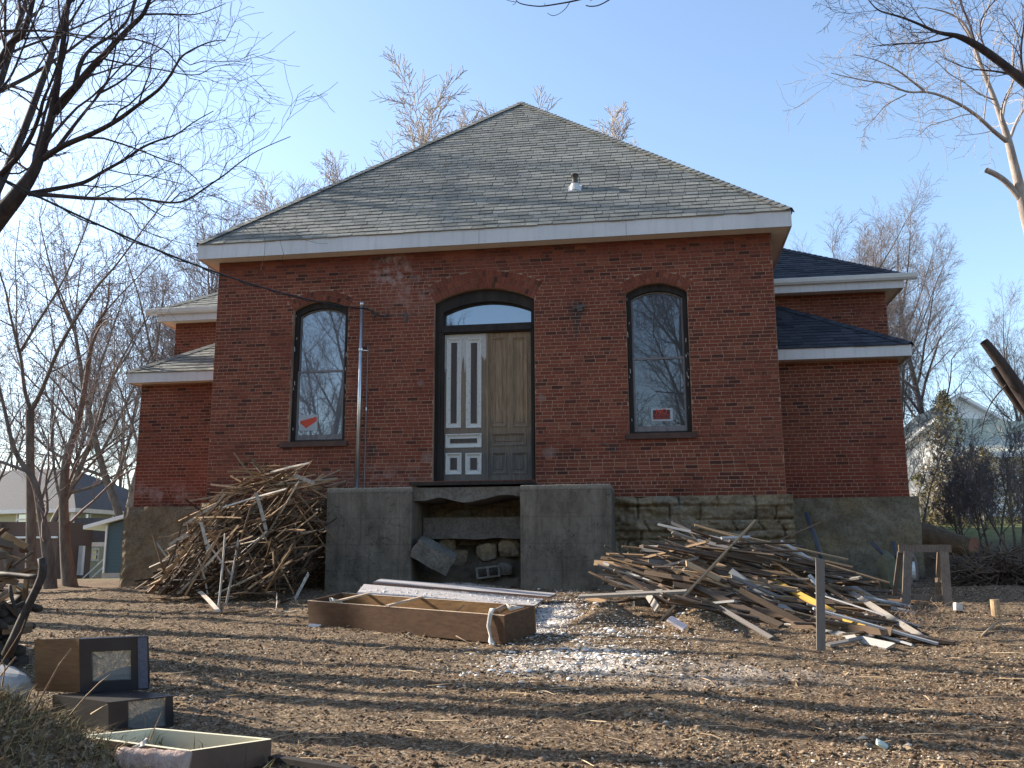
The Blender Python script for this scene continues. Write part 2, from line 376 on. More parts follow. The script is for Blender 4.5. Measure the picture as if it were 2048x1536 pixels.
# ---- loose stones, clods, plaster crumbs: one object each (uncountable)
ico = None
def scatter(name, n, pos, size, mat, label, seed, flat=.6, kind='stuff', parent=None):
    rg = np.random.default_rng(seed)
    bm = bmesh.new(); bmesh.ops.create_icosphere(bm, subdivisions=1, radius=1); bv = np.array([v.co for v in bm.verts]); bf = np.array([[v.index for v in f.verts] for f in bm.faces]); bm.free()
    P = pos(rg, n); n = len(P); sc = size(rg, n)
    A = rg.normal(size=(n, 3, 3)); Q, _ = np.linalg.qr(A)
    V = bv[None] * (1 + rg.uniform(-.28, .28, (n, len(bv), 1))) * rg.uniform(.55, 1.25, (n, 1, 3))
    V = np.einsum('nvi,nij->nvj', V, Q); V[:, :, 2] *= flat; V = V * sc[:, None, None] + P[:, None]
    Fc = (bf[None] + (np.arange(n) * len(bv))[:, None, None]).reshape(-1, 3)
    me = bpy.data.meshes.new(name); V = V.reshape(-1, 3)
    me.vertices.add(len(V)); me.vertices.foreach_set('co', V.ravel()); me.loops.add(Fc.size); me.loops.foreach_set('vertex_index', Fc.ravel().astype(np.int32))
    me.polygons.add(len(Fc)); me.polygons.foreach_set('loop_start', np.arange(0, Fc.size, 3, dtype=np.int32)); me.polygons.foreach_set('loop_total', np.full(len(Fc), 3, np.int32)); me.update(calc_edges=True)
    me.materials.append(mat); o = link(name, me, parent); tag(o, label, kind=kind); return o
def zarr(x, y):
    i = np.clip(np.searchsorted(gx, x), 1, nx - 1); j = np.clip(np.searchsorted(gy, y), 1, ny - 1); return ZZ[j, i]
def yard(rg, n):
    d = 5.2 * (16 / 5.2) ** rg.uniform(0, 1, n); x0 = rg.uniform(-.72, .50, n) * d; y = CAM[1] + d; x = CAM[0] + x0
    return np.stack([x, y, zarr(x, y)], 1)
def pebble(name, cols):
    m = Mat(name, .9, .2); c = m.ramp(m.island(), [(i / (len(cols) - 1), k) for i, k in enumerate(cols)]); m.col(c); return m.m
MT['clod'] = pebble('clods', [(.055, .034, .020), (.11, .07, .042), (.16, .105, .065), (.085, .055, .033), (.23, .165, .11)])
MT['gravel'] = pebble('gravel', [(.18, .13, .08), (.28, .21, .14), (.11, .075, .048), (.52, .45, .36), (.21, .145, .09)])
MT['plaster'] = pebble('plaster', [(.60, .57, .53), (.74, .72, .68), (.42, .39, .36), (.80, .78, .74)])
scatter('earth_clods', 42000, yard, lambda r, n: np.clip(r.lognormal(-4.85, .45, n), .004, .035), MT['clod'], 'loose brown clods of earth strewn over the whole yard', 3)
def patchy(rg, n):
    P = yard(rg, n); return P[vn(P[:, 0] * .55, P[:, 1] * .9, 88) + .5 * vn(P[:, 0] * 2, P[:, 1] * 2.4, 89) > -.1]
scatter('gravel', 44000, patchy, lambda r, n: np.clip(r.lognormal(-4.95, .45, n), .003, .026), MT['gravel'], 'pale gravel and grit strewn over the yard', 4)
def crumb_pos(rg, n):
    cs = [(G(1090, 1225), .33, .9, .33), (G(1160, 1315), .6, .5, .28), (G(1000, 1170), 1.1, .28, .22), (G(1230, 1260), .5, .5, .17)]
    k = rg.choice(4, n, p=[c[3] for c in cs]); x = np.empty(n); y = np.empty(n)
    for i, c in enumerate(cs):
        s_ = k == i; x[s_] = c[0][0] + rg.normal(size=s_.sum()) * c[1]; y[s_] = c[0][1] + rg.normal(size=s_.sum()) * c[2]
    k = y < -1.45; x = x[k]; y = y[k]
    return np.stack([x, y, zarr(x, y) + .006], 1)
scatter('plaster_crumbs', 6500, crumb_pos, lambda r, n: np.clip(r.lognormal(-4.3, .55, n), .004, .06)[:n], MT['plaster'], 'white broken plaster crumbs spilling from the concrete stoop', 5, .4) if False else None
def crumbs(n, seed, name, label, size):
    rg = np.random.default_rng(seed); P = crumb_pos(rg, n)
    scatter(name, len(P), lambda r, m: P, lambda r, m: np.clip(r.lognormal(size, .5, len(P)), .004, .06), MT['plaster'], label, seed + 1, .4)
crumbs(6000, 5, 'plaster_crumbs', 'white broken plaster crumbs spilling from the concrete stoop into the yard', -4.65)
# ================================================================ brick building
BX0, BX1 = -5.7735, 4.8279; FT = 1.585; WT = 6.295
bld = empty('brick_building', (-.47, 0, 0), 'old red brick building with hipped shingle roof, arched windows and boarded weathered double door', 'building')
class Arch:
    def __init__(s, x0, x1, zb, zs, rise, ring, rows):
        s.x0, s.x1, s.zb, s.zs, s.rise, s.ring, s.rows = x0, x1, zb, zs, rise, ring, rows
        s.a = (x1 - x0) / 2; s.cx = (x0 + x1) / 2; s.r = (s.a ** 2 + rise ** 2) / (2 * rise); s.cz = zs + rise - s.r
    def outline(s, ins=0., insb=None, inst=None, n=18, top=True):
        it = ins if inst is None else inst; ib = ins if insb is None else insb
        r = s.r - it; a = s.a - ins; th = math.asin(min(1, a / r))
        pts = [(s.cx - a, s.zb + ib), (s.cx + a, s.zb + ib)]
        for k in range(n + 1):
            t = th - 2 * th * k / n; pts.append((s.cx + r * math.sin(t), s.cz + r * math.cos(t)))
        return pts      # counter-clockwise
    def block(s, z):
        ro = s.r + s.ring
        if z < s.zb: return None
        if z <= s.zs: return s.a
        if z >= s.cz + ro: return None
        return min(math.sqrt(ro * ro - (z - s.cz) ** 2), s.a * (z - s.cz) / (s.zs - s.cz))
BL = .2095; BH = .0677; JT = .0105
def bricks(mb, o, u, L, z0, z1, nrm, archs=(), seed=0, prow=.0035, lim=None):
    rg = random.Random(seed); o = np.array(o, float); u = np.array(u, float); nrm = np.array(nrm, float); k = 0; z = z0
    while z < z1 - .02:
        zt = min(z + BH, z1); zm = (z + zt) / 2; hd = k % 7 == 3; bl = BL / 2 if hd else BL
        x = -bl * (.5 if k % 2 else 0) - rg.uniform(0, .03)
        while x < L:
            bw = bl * rg.uniform(.95, 1.05); a, b = max(x, 0), min(x + bw, L); x += bw
            if lim: a = max(a, lim(zm)[0]); b = min(b, lim(zm)[1])
            segs = [(a, b)]
            for A in archs:
                h = A.block(zm)
                if h is None: continue
                l_, r_ = A.cx - h - o[0], A.cx + h - o[0]; ns = []
                for (p, q_) in segs:
                    if q_ <= l_ or p >= r_: ns.append((p, q_)); continue
                    if p < l_: ns.append((p, l_))
                    if q_ > r_: ns.append((r_, q_))
                segs = ns
            for (p, q_) in segs:
                if q_ - p < .03: continue
                d = prow + rg.uniform(-.001, .002); j = JT / 2; s1 = rg.uniform(-.0012, .0012)
                vs = []
                for dd, jj in ((-.002, j), (d, j + .0008)):
                    for (xx, zz) in ((p + jj, z + jj + s1), (q_ - jj, z + jj - s1), (q_ - jj, zt - jj - s1), (p + jj, zt - jj + s1)):
                        c = o + u * xx + nrm * dd; vs.append((c[0], c[1], zz))
                mb.add(vs, [(4, 5, 6, 7), (0, 1, 5, 4), (1, 2, 6, 5), (2, 3, 7, 6), (3, 0, 4, 7)], 0)
        z += BH; k += 1
def voussoirs(mb, A, Y, seed=1):
    rg = random.Random(seed); rt = A.ring / A.rows; th0 = math.asin(A.a / A.r)
    for row in range(A.rows):
        ri = A.r + row * rt; n = max(6, int(2 * th0 * (ri + rt / 2) / .072))
        for i in range(n):
            t0 = -th0 + 2 * th0 * i / n; t1 = -th0 + 2 * th0 * (i + 1) / n; g = .0045 / ri; d = .008 + rg.uniform(0, .003)
            vs = []
            for yy in (Y + .002, Y - d):
                for t, r_ in ((t0 + g, ri + .004), (t1 - g, ri + .004), (t1 - g, ri + rt - .004), (t0 + g, ri + rt - .004)):
                    vs.append((A.cx + r_ * math.sin(t), yy, A.cz + r_ * math.cos(t)))
            mb.add(vs, [(4, 5, 6, 7), (0, 1, 5, 4), (1, 2, 6, 5), (2, 3, 7, 6), (3, 0, 4, 7)], 0)
AL = Arch(-4.192, -3.087, 2.70, 5.265, .17, .205, 2)
AR = Arch(2.19, 3.297, 2.70, 5.30, .17, .205, 2)
AD = Arch(-1.40, .50, 1.90, 5.29, .235, .34, 3)
front = MB(); archs = (AL, AD, AR)
front.prism([(BX0, FT), (BX1, FT), (BX1, WT + .02), (BX0, WT + .02)], 0, .34, [a.outline() for a in archs], 1)
bricks(front, (BX0, 0, 0), (1, 0, 0), BX1 - BX0, FT + .004, WT, (0, -1, 0), archs, 3)
for i, a in enumerate(archs): voussoirs(front, a, 0, 7 + i)
bricks(front, (BX1, 0, 0), (0, 1, 0), 12, FT + .004, WT, (1, 0, 0), (), 8)
front.quad((BX1, .34, FT), (BX1, 14, FT), (BX1, 14, WT), (BX1, .34, WT), 1)
bricks(front, (BX0, 3.4, 0), (0, -1, 0), 3.4, FT + .004, WT, (-1, 0, 0), (), 9)
front.quad((BX0, 14, FT), (BX0, .34, FT), (BX0, .34, WT), (BX0, 14, WT), 1)
front.quad((BX1, 14, FT), (BX0, 14, FT), (BX0, 14, WT), (BX1, 14, WT), 1)
front.build('front_wall', [MT['brick'], MT['mortar']], bld)
# dark sheet standing in for the unlit interior behind openings
mb = MB(); mb.box((BX0 + .3, .6, FT), (BX1 - .3, .65, WT)); mb.build('dark_backing', MT['dark_wood'], bld)
# iron wall tie and old bracket stubs on the brick face
mb = MB(); p = atY(812, 634, 0); mb.box((p[0] - .02, -.03, p[2] - .11), (p[0] + .02, -.004, p[2] + .08))
mb.build('iron_wall_tie', MT['dark_metal'], bld)
mb = MB(); p = atY(1160, 616, 0); mb.box((p[0] - .05, -.05, p[2] - .07), (p[0] + .05, -.004, p[2] + .05)); mb.bar((p[0] - .1, -.03, p[2]), (p[0] + .1, -.05, p[2] + .02), .03, .03)
mb.build('iron_bracket', MT['dark_metal'], bld)
mb = MB(); p = atY(1210, 888, 0); mb.bar((p[0] - .07, -.02, p[2]), (p[0] + .07, -.03, p[2] - .02), .02, .02)
mb.build('iron_stub', MT['dark_metal'], bld)
# rubble foundation of the main block, really displaced
def rough_face(mb, x0, x1, z0, z1, Y, amp, blocks, seed, st=.03, mi=0, edge=.05):
    nx_ = int((x1 - x0) / st) + 1; nz = int((z1 - z0) / st) + 1
    xs = np.linspace(x0, x1, nx_); zs = np.linspace(z0, z1, nz); X_, Z_ = np.meshgrid(xs, zs)
    D = amp * (fbm(X_ * 3, Z_ * 5, 4, seed) + .5 * fbm(X_ * 14, Z_ * 16, 2, seed + 5))
    if blocks:
        rg = random.Random(seed); z = z1 + .02; k = 0
        while z > z0 - .3:
            h = rg.uniform(.14, .34); wob = .03 * vn(X_ * 1.3, Z_ * 0 + k, seed + k); zz = Z_ - wob
            D -= amp * .9 * np.exp(-((zz - z) / .016) ** 2) * (1 + vn(X_ * 2, Z_ * 2, 3))
            x = x0 - rg.uniform(0, .5)
            while x < x1:
                x += rg.uniform(.3, 1.0); D -= amp * .8 * np.exp(-((X_ - x + .1 * vn(Z_ * 8, X_ * 0, k)) / .014) ** 2) * ((zz < z) & (zz > z - h))
                D += rg.uniform(-.3, .3) * amp * ((X_ > x) & (zz < z) & (zz > z - h))
            z -= h; k += 1
    D = np.where((X_ < x0 + edge) | (X_ > x1 - edge), D - amp * .4, D)
    vs = np.stack([X_, Y - D, Z_ + .02 * fbm(X_ * 4, Z_ * 4, 2, 9) * (Z_ > z1 - .02)], -1).reshape(-1, 3)
    fs = [(j * nx_ + i, j * nx_ + i + 1, (j + 1) * nx_ + i + 1, (j + 1) * nx_ + i) for j in range(nz - 1) for i in range(nx_ - 1)]
    mb.add(vs, fs, mi)
    mb.add([vs[(nz - 1) * nx_ + i] for i in range(nx_)] + [(x, Y + .25, z1 + .01) for x in xs], [(i, i + 1, nx_ + i + 1, nx_ + i) for i in range(nx_ - 1)], mi)
    for c, fl in ((0, 1), (nx_ - 1, 0)):
        col = [vs[j * nx_ + c] for j in range(nz)]; o = [(p[0], Y + 1.6, p[2]) for p in col]
        f = [(j, j + 1, nz + j + 1, nz + j) for j in range(nz - 1)]
        mb.add(col + o, f if fl else [t[::-1] for t in f], mi)
mb = MB(); rough_face(mb, BX0 - .11, BX1 + .11, -.6, FT, -.1, .12, True, 4, .024); mb.build('stone_foundation', MT['rubble'], bld, True)
# ---- shingled slopes made of separate overlapping tabs
def slope(mb, A, B, up, kl, kr, vmax, seed, e=.165, tab=.26, mi=0):
    rg = random.Random(seed); A = np.array(A, float); B = np.array(B, float); L = np.linalg.norm(B - A); u = (B - A) / L
    v = np.array(up, float); v /= np.linalg.norm(v); n = np.cross(u, v)
    k = 0; vv = -.03
    while vv < vmax:
        v1 = min(vv + e, vmax); l0, l1 = max(vv, 0) * kl, max(v1, 0) * kl; r0, r1 = L - max(vv, 0) * kr, L - max(v1, 0) * kr
        if r0 - l0 < .02: break
        x = l0 - tab - ((l0 + k * .105) % tab) + rg.uniform(-.01, .01)
        while x < r0:
            w_ = tab * rg.choice((.9, 1., 1., 1., 1.1)); a, b = x, x + w_; x = b
            a0, b0 = min(max(a, l0), r0), min(max(b, l0), r0); a1, b1 = min(max(a, l1), max(r1, l1)), min(max(b, l1), max(r1, l1))
            if b0 - a0 < .008 and b1 - a1 < .008: continue
            t = .014 + rg.choice((0, .004, .008)); d = rg.uniform(-.008, .008); g = .004
            P = [A + u * (a0 + g) + v * (vv + d) + n * t, A + u * (b0 - g) + v * (vv + d) + n * t, A + u * (b1 - g) + v * (v1 + .004) + n * (.004), A + u * (a1 + g) + v * (v1 + .004) + n * (.004)]
            Q = [A + u * (a0 + g) + v * (vv + d) - n * .002, A + u * (b0 - g) + v * (vv + d) - n * .002]
            mb.add(P + Q, [(0, 1, 2, 3), (4, 5, 1, 0)], mi)
        vv += e; k += 1
def cap_ridge(mb, a, b, wd=.13, mi=0, seed=0):
    rg = random.Random(seed); a = np.array(a, float); b = np.array(b, float); L = np.linalg.norm(b - a); n = int(L / .15); d = (b - a) / L
    s_ = np.cross(d, (0, 0, 1)); s_ /= np.linalg.norm(s_); upv = np.cross(s_, d)
    for i in range(n):
        p = a + d * (L * i / n); q_ = a + d * (L * (i + 1) / n + .02); h0, h1 = .035, .022
        mb.add([p + s_ * wd - upv * .055 * 1 + upv * h0, p + upv * (h0 + .012), p - s_ * wd - upv * .055 + upv * h0, q_ + s_ * wd - upv * .055 + upv * h1, q_ + upv * (h1 + .012), q_ - s_ * wd - upv * .055 + upv * h1], [(0, 1, 4, 3), (1, 2, 5, 4)], mi)
EX0, EX1, EY, EZ = -6.087, 5.156, -.32, 6.60
TP = .968; HALF = (EX1 - EX0) / 2; AP = np.array(((EX0 + EX1) / 2, EY + HALF, EZ + HALF * TP)); SL = math.hypot(1, TP)
mb = MB(); slope(mb, (EX0, EY, EZ), (EX1, EY, EZ), (0, 1, TP), 1 / SL, 1 / SL, HALF * SL, 5)
LB = 5.
slope(mb, (EX1, EY, EZ), (EX1, EY + HALF + LB, EZ), (-1, 0, TP), 1 / SL, 0, HALF * SL, 6)
slope(mb, (EX0, EY + HALF + LB, EZ), (EX0, EY, EZ), (1, 0, TP), 0, 1 / SL, HALF * SL, 7)
mb.add([(EX0, EY, EZ - .004), (EX1, EY, EZ - .004), tuple(AP - (0, 0, .004)), (EX0, EY + HALF + LB, EZ - .004), (EX1, EY + HALF + LB, EZ - .004), (AP[0], AP[1] + LB, AP[2] - .004)], [(0, 1, 2), (1, 4, 5, 2), (3, 0, 2, 5), (4, 3, 5)])
for c in (EX0, EX1): cap_ridge(mb, (c, EY, EZ), AP, .13, 0, 3)
cap_ridge(mb, AP, (AP[0], AP[1] + LB, AP[2]))
roof = mb.build('roof', MT['shingle'], bld)
mb = MB()
mb.box((EX0, EY, 6.297), (EX1, EY + .03, EZ - .008)); mb.box((EX0, EY + .032, 6.297), (EX0 + .03, 14.3, EZ - .008)); mb.box((EX1 - .03, EY + .032, 6.297), (EX1, 14.3, EZ - .008))
mb.build('fascia_board', MT['white'], bld)
mb = MB(); mb.box((EX0 + .032, EY + .032, 6.31), (EX1 - .032, .02, 6.325)); mb.box((EX0 + .032, .022, 6.31), (BX0 - .003, 14, 6.325)); mb.box((BX1 + .003, .022, 6.31), (EX1 - .032, 14, 6.325))
mb.build('soffit', MT['soffit'], bld)
# fascia butt joints
mb = MB()
for px in (958, 1252):
    mb = MB(); p = atY(px, 450, EY); mb.box((p[0] - .003, EY - .0025, 6.30), (p[0] + .003, EY - .0005, EZ - .01)); mb.build('fascia_joint', MT['sash'], bld)
# roof vent
d_ = ray(1150, 378); t_ = (EZ - CAM[2] - (CAM[1] - EY) * -TP * -1) ; 
t_ = (EZ - EY * TP - CAM[2] + CAM[1] * TP) / (d_[2] - d_[1] * TP); vp = CAM + d_ * t_
mb = MB(); mb.tube([vp + (0, 0, -.08), vp + (0, 0, .12), vp + (0, 0, .13), vp + (0, 0, .27), vp + (0, 0, .28)], [.075, .07, .062, .055, .075], 14); mb.tube([vp + (0, 0, .28), vp + (0, 0, .31)], [.08, .07], 14)
v_ = mb.build('roof_vent', MT['dark_metal'], roof, True)
mb = MB(); nn = np.array((0, -TP, 1)) / SL; vu = np.array((0, 1, TP)) / SL
c_ = vp + nn * .022; hx = np.array((1, 0, 0))
mb.add([c_ - hx * .13 - vu * .15, c_ + hx * .13 - vu * .15, c_ + hx * .13 + vu * .13, c_ - hx * .13 + vu * .13], [(0, 1, 2, 3)])
mb.tube([vp + (0, 0, -.05), vp + (0, 0, .10)], [.115, .085], 14); mb.build('flashing', MT['gutter'], v_)
# ---- cross wings
def wing(sx, name, lab_roof):
    def fx(x): return AP[0] + sx * x         # mirrored distance from the axis
    cxw, cxe, cxf = 7.68, 7.86, 7.84
    lowZ0, lowZ1 = 4.20, 4.42; RTn = .66
    m1 = MB(); xa, xb = sorted((fx(5.3), fx(cxw))); Y = 1.5
    m1.box((xa, Y, FT), (xb, 11, lowZ1 - .02), 1); bricks(m1, (xa, Y, 0), (1, 0, 0), xb - xa, FT + .03, lowZ0, (0, -1, 0), (), 20 + sx)
    bricks(m1, (fx(cxw), Y if sx > 0 else 9, 0), (0, sx, 0), 7.5, FT + .03, lowZ0, (sx, 0, 0), (), 24 + sx)
    # upper tier wall
    xa, xb = sorted((fx(5.2), fx(8.0))); Y = 3.3
    m1.box((xa, Y, lowZ0), (xb, 11.2, 6.2), 1)
    def lim(z):
        s_ = (6.32 - 6.32)
        return (-1, 99)
    bricks(m1, (xa, Y, 0), (1, 0, 0), xb - xa, 4.4, 6.03, (0, -1, 0), (), 30 + sx)
    bricks(m1, (fx(8.0), Y if sx > 0 else 10.8, 0), (0, sx, 0), 7.5, 4.4, 6.03, (sx, 0, 0), (), 34 + sx)
    m1.build('wing_wall', [MT['brick'], MT['mortar']], bld)
    mf = MB(); xa, xb = sorted((fx(5.3), fx(cxw + .13))); rough_face(mf, xa, xb, -.6, FT + .03, 1.38, .05 if sx > 0 else .06, sx < 0 and False, 60 + sx, .04)
    mf.build('stone_foundation', MT['parge'] if sx > 0 else MT['rubble_l'], bld, True)
    rm = MT['shingle_shaded'] if sx > 0 else MT['shingle']
    # lower roof: front slope rising to the upper wall, hipped at the outer corner
    def hip(exx, ey, ez, t, run, back, inner, seed, nm, vlim=None):
        mr = MB(); s_ = math.hypot(1, t); a = (fx(inner), ey, ez); b = (fx(exx), ey, ez)
        ym = back
        if sx > 0:
            slope(mr, a, b, (0, 1, t), 0, 1 / s_, run * s_, seed); slope(mr, b, (b[0], ym, ez), (-1, 0, t), 1 / s_, 1 / s_, run * s_, seed + 1)
        else:
            slope(mr, b, a, (0, 1, t), 1 / s_, 0, run * s_, seed); slope(mr, (b[0], ym, ez), b, (1, 0, t), 1 / s_, 1 / s_, run * s_, seed + 1)
        tip = (fx(exx - run), ey + run, ez + run * t); tb = (fx(exx - run), ym - run, ez + run * t)
        cap_ridge(mr, b, tip, .12, 0, seed)
        f = [(a[0], ey, ez - .006), (b[0], ey, ez - .006), (tip[0], tip[1], tip[2] - .006), (a[0], tip[1], tip[2] - .006), (b[0], ym, ez - .006), (tb[0], tb[1], tb[2] - .006)]
        mr.add(f, [(0, 1, 2, 3), (1, 4, 5, 2)] if sx > 0 else [(3, 2, 1, 0), (2, 5, 4, 1)])
        return mr.build('wing_roof', rm, bld)
    hip(cxe, 1.2, lowZ1, .66, 2.05, 10.5, 5.3, 70, 'low')
    hip(8.32, 3.0, 6.29, .66, 4.2, 11.5, 4.0, 80, 'up')
    mw = MB(); ms = MB()
    xa, xb = sorted((fx(5.3), fx(cxe))); mw.box((xa, 1.2, lowZ0), (xb, 1.23, lowZ1 - .01)); xo, xi = fx(cxe), fx(cxe - .03); mw.box((min(xo, xi), 1.232, lowZ0), (max(xo, xi), 10.4, lowZ1 - .01))
    ms.box((xa if sx > 0 else xa + .032, 1.232, lowZ0 + .02), (xb - .032 if sx > 0 else xb, 1.5, lowZ0 + .035)); xo, xi = fx(cxe - .032), fx(cxw + .003); ms.box((min(xo, xi), 1.502, lowZ0 + .02), (max(xo, xi), 10.4, lowZ0 + .035))
    xa, xb = sorted((fx(5.3), fx(8.30))); mw.box((xa, 3.0, 6.02), (xb, 3.03, 6.26)); xo, xi = fx(8.30), fx(8.27); mw.box((min(xo, xi), 3.032, 6.02), (max(xo, xi), 11.4, 6.26))
    ms.box((xa if sx > 0 else xa + .032, 3.032, 6.04), (xb - .032 if sx > 0 else xb, 3.3, 6.055)); xo, xi = fx(8.268), fx(8.003); ms.box((min(xo, xi), 3.302, 6.04), (max(xo, xi), 11.4, 6.055))
    mw.build('fascia_board', MT['white'], bld); ms.build('soffit', MT['soffit'], bld)
    mg = MB(); xa, xb = fx(5.3), fx(8.56)
    prof = [(2.998, 6.18), (2.93, 6.18), (2.90, 6.22), (2.885, 6.30), (2.90, 6.31), (2.998, 6.29)]
    n = len(prof); vs = [(xa, y, z) for y, z in prof] + [(xb, y, z) for y, z in prof]
    mg.add(vs, [(i, (i + 1) % n, n + (i + 1) % n, n + i) for i in range(n)] + [tuple(range(n))[::-1], tuple(range(n, 2 * n))])
    mg.build('gutter', MT['gutter'], bld)
wing(-1, 'left', ''); wing(1, 'right', '')
# ---- windows
def window(A, gm, lab, paper):
    fr = MB(); fr.prism(A.outline(-.0), .10, .24, [A.outline(.085, .05, .12)]); 
    fo = fr.build('window', MT['dark_wood'], bld); fo['label'] = lab
    zm = (A.zb + A.zs + A.rise) / 2 - .0
    sm = MB(); i_ = .087
    zr = A.zb + (A.zs + A.rise - A.zb) * .497
    up = A.outline(i_, .0, .122); lo_ = A.outline(i_ + .042, 0., .168)
    zt_l = zr + .03
    outer = [(A.cx - A.a + i_, zr), (A.cx + A.a - i_, zr)] + up[2:]; inner = [(A.cx - A.a + i_ + .03, zr + .035), (A.cx + A.a - i_ - .03, zr + .035)] + A.outline(i_ + .03, 0, .15)[2:]
    sm.prism(outer, .175, .21, [inner])
    x0, x1 = A.cx - A.a + i_, A.cx + A.a - i_
    sm.prism([(x0, A.zb + .052), (x1, A.zb + .052), (x1, zt_l), (x0, zt_l)], .13, .165, [[(x0 + .035, A.zb + .15), (x1 - .035, A.zb + .15), (x1 - .035, zt_l - .04), (x0 + .035, zt_l - .04)]])
    sm.build('sash', MT['sash'], fo)
    gb = MB(); gb.poly([(p[0], p[1]) for p in inner], [], .195); gb.build('upper_pane', gm, fo)
    gb = MB(); gb.poly([(x0 + .035, A.zb + .15), (x1 - .035, A.zb + .15), (x1 - .035, zt_l - .04), (x0 + .035, zt_l - .04)], [], .15); gb.build('lower_pane', gm, fo)
    sb = MB(); sb.box((A.cx - A.a - .15 if A is AL else A.cx - A.a - .06, -.06, A.zb - .10), (A.cx + A.a + .06, .10, A.zb - .002)); sb.build('sill', MT['sill'], fo)
    pk = MB(); rg = random.Random(5)       # curls of old paint on the jambs
    for k in range(15):
        z = rg.uniform(A.zb + .1, A.zs); x = rg.choice((A.cx - A.a + .03, A.cx + A.a - .03, A.cx + A.a - .05)) + rg.uniform(-.02, .02); h = rg.uniform(.02, .1)
        pk.bar((x, .094, z), (x + rg.uniform(-.01, .01), .092, z + h), rg.uniform(.004, .014), .003, (0, -1, 0))
    pk.build('flaking_paint', MT['peel'], fo)
    return fo
WL = window(AL, MT['glass_l'], 'arched sash window left of the door with pale film behind the glass', 0)
WR = window(AR, MT['glass_r'], 'arched sash window right of the door with a red sign in the lower pane', 1)
for o_ in bpy.data.objects:
    if o_.name.startswith('flaking_paint'): o_['kind'] = 'stuff'
# papers in the windows (things of their own)
MT['paper'] = simple('white_paper', (.36, .38, .40), (.3, .32, .34), 9, .7); MT['red'] = simple('red_print', (.50, .07, .03), (.42, .05, .03), 30, .6); MT['black_print'] = simple('black_print', (.05, .02, .02), (.09, .03, .03), 30, .6)
def text_mesh(s_, size, mat, name, parent, loc, ex=.001):
    cu = bpy.data.curves.new('lettering', 'FONT'); cu.body = s_; cu.size = size; cu.align_x = 'CENTER'; cu.align_y = 'CENTER'; cu.extrude = ex
    t = bpy.data.objects.new('t', cu); S.collection.objects.link(t); bpy.context.view_layer.update()
    me = bpy.data.meshes.new_from_object(t.evaluated_get(bpy.context.evaluated_depsgraph_get())); bpy.data.objects.remove(t)
    me.transform(Matrix.Translation(Vector([float(c) for c in loc])) @ Matrix.Rotation(math.pi / 2, 4, 'X')); me.materials.clear(); me.materials.append(mat)
    o = link(name, me, parent); return o
def sign(px0, py0, px1, py1, Y, body, label, slant=0.):
    a = atY(px0, py1, Y); b = atY(px1, py0, Y); cx, cz = (a[0] + b[0]) / 2, (a[2] + b[2]) / 2; wd, h = b[0] - a[0], b[2] - a[2]
    e = empty('window_sign', (cx, Y, a[2]), label, 'sign', None)
    m_ = MB(); m_.box((a[0], Y - .003, a[2]), (b[0], Y, b[2])); m_.build('sign_border', MT['paper'], e)
    m_ = MB(); m_.box((a[0] + .03, Y - .005, a[2] + .035), (b[0] - .045, Y - .0035, b[2] - .03)); m_.build('sign_field', MT['black_print'], e)
    for (t_, fz, sz) in body: text_mesh(t_, sz, MT['red'], 'lettering', e, (cx - .008, Y - .0065, cz + fz * h))
sign(1303, 816, 1345, 843, .14, [('NO', .24, .13), ('TRESPASSING', -.02, .05), ('KEEP OUT', -.26, .066)], 'small red lettered warning sign framed in white inside the right arched window')
a = atY(598, 862, .14); b = atY(636, 829, .14)
e = empty('window_notice', (float((a[0] + b[0]) / 2), .14, float(a[2])), 'white paper notice with a torn red stripe in the left arched window', 'notice')
m_ = MB(); m_.box((a[0], .136, a[2]), (b[0], .139, b[2])); m_.build('paper', MT['paper'], e)
m_ = MB(); x0, x1, z0, z1 = a[0], b[0], a[2], b[2]; m_.poly([(x0 + .02, z1 - .12), (x0 + .02, z1 - .16), (x0 + .14, z0 + .05), (x1 - .02, z1 - .13), (x1 - .02, z1 - .04)], [], .134); m_.build('red_stripe', MT['red'], e)
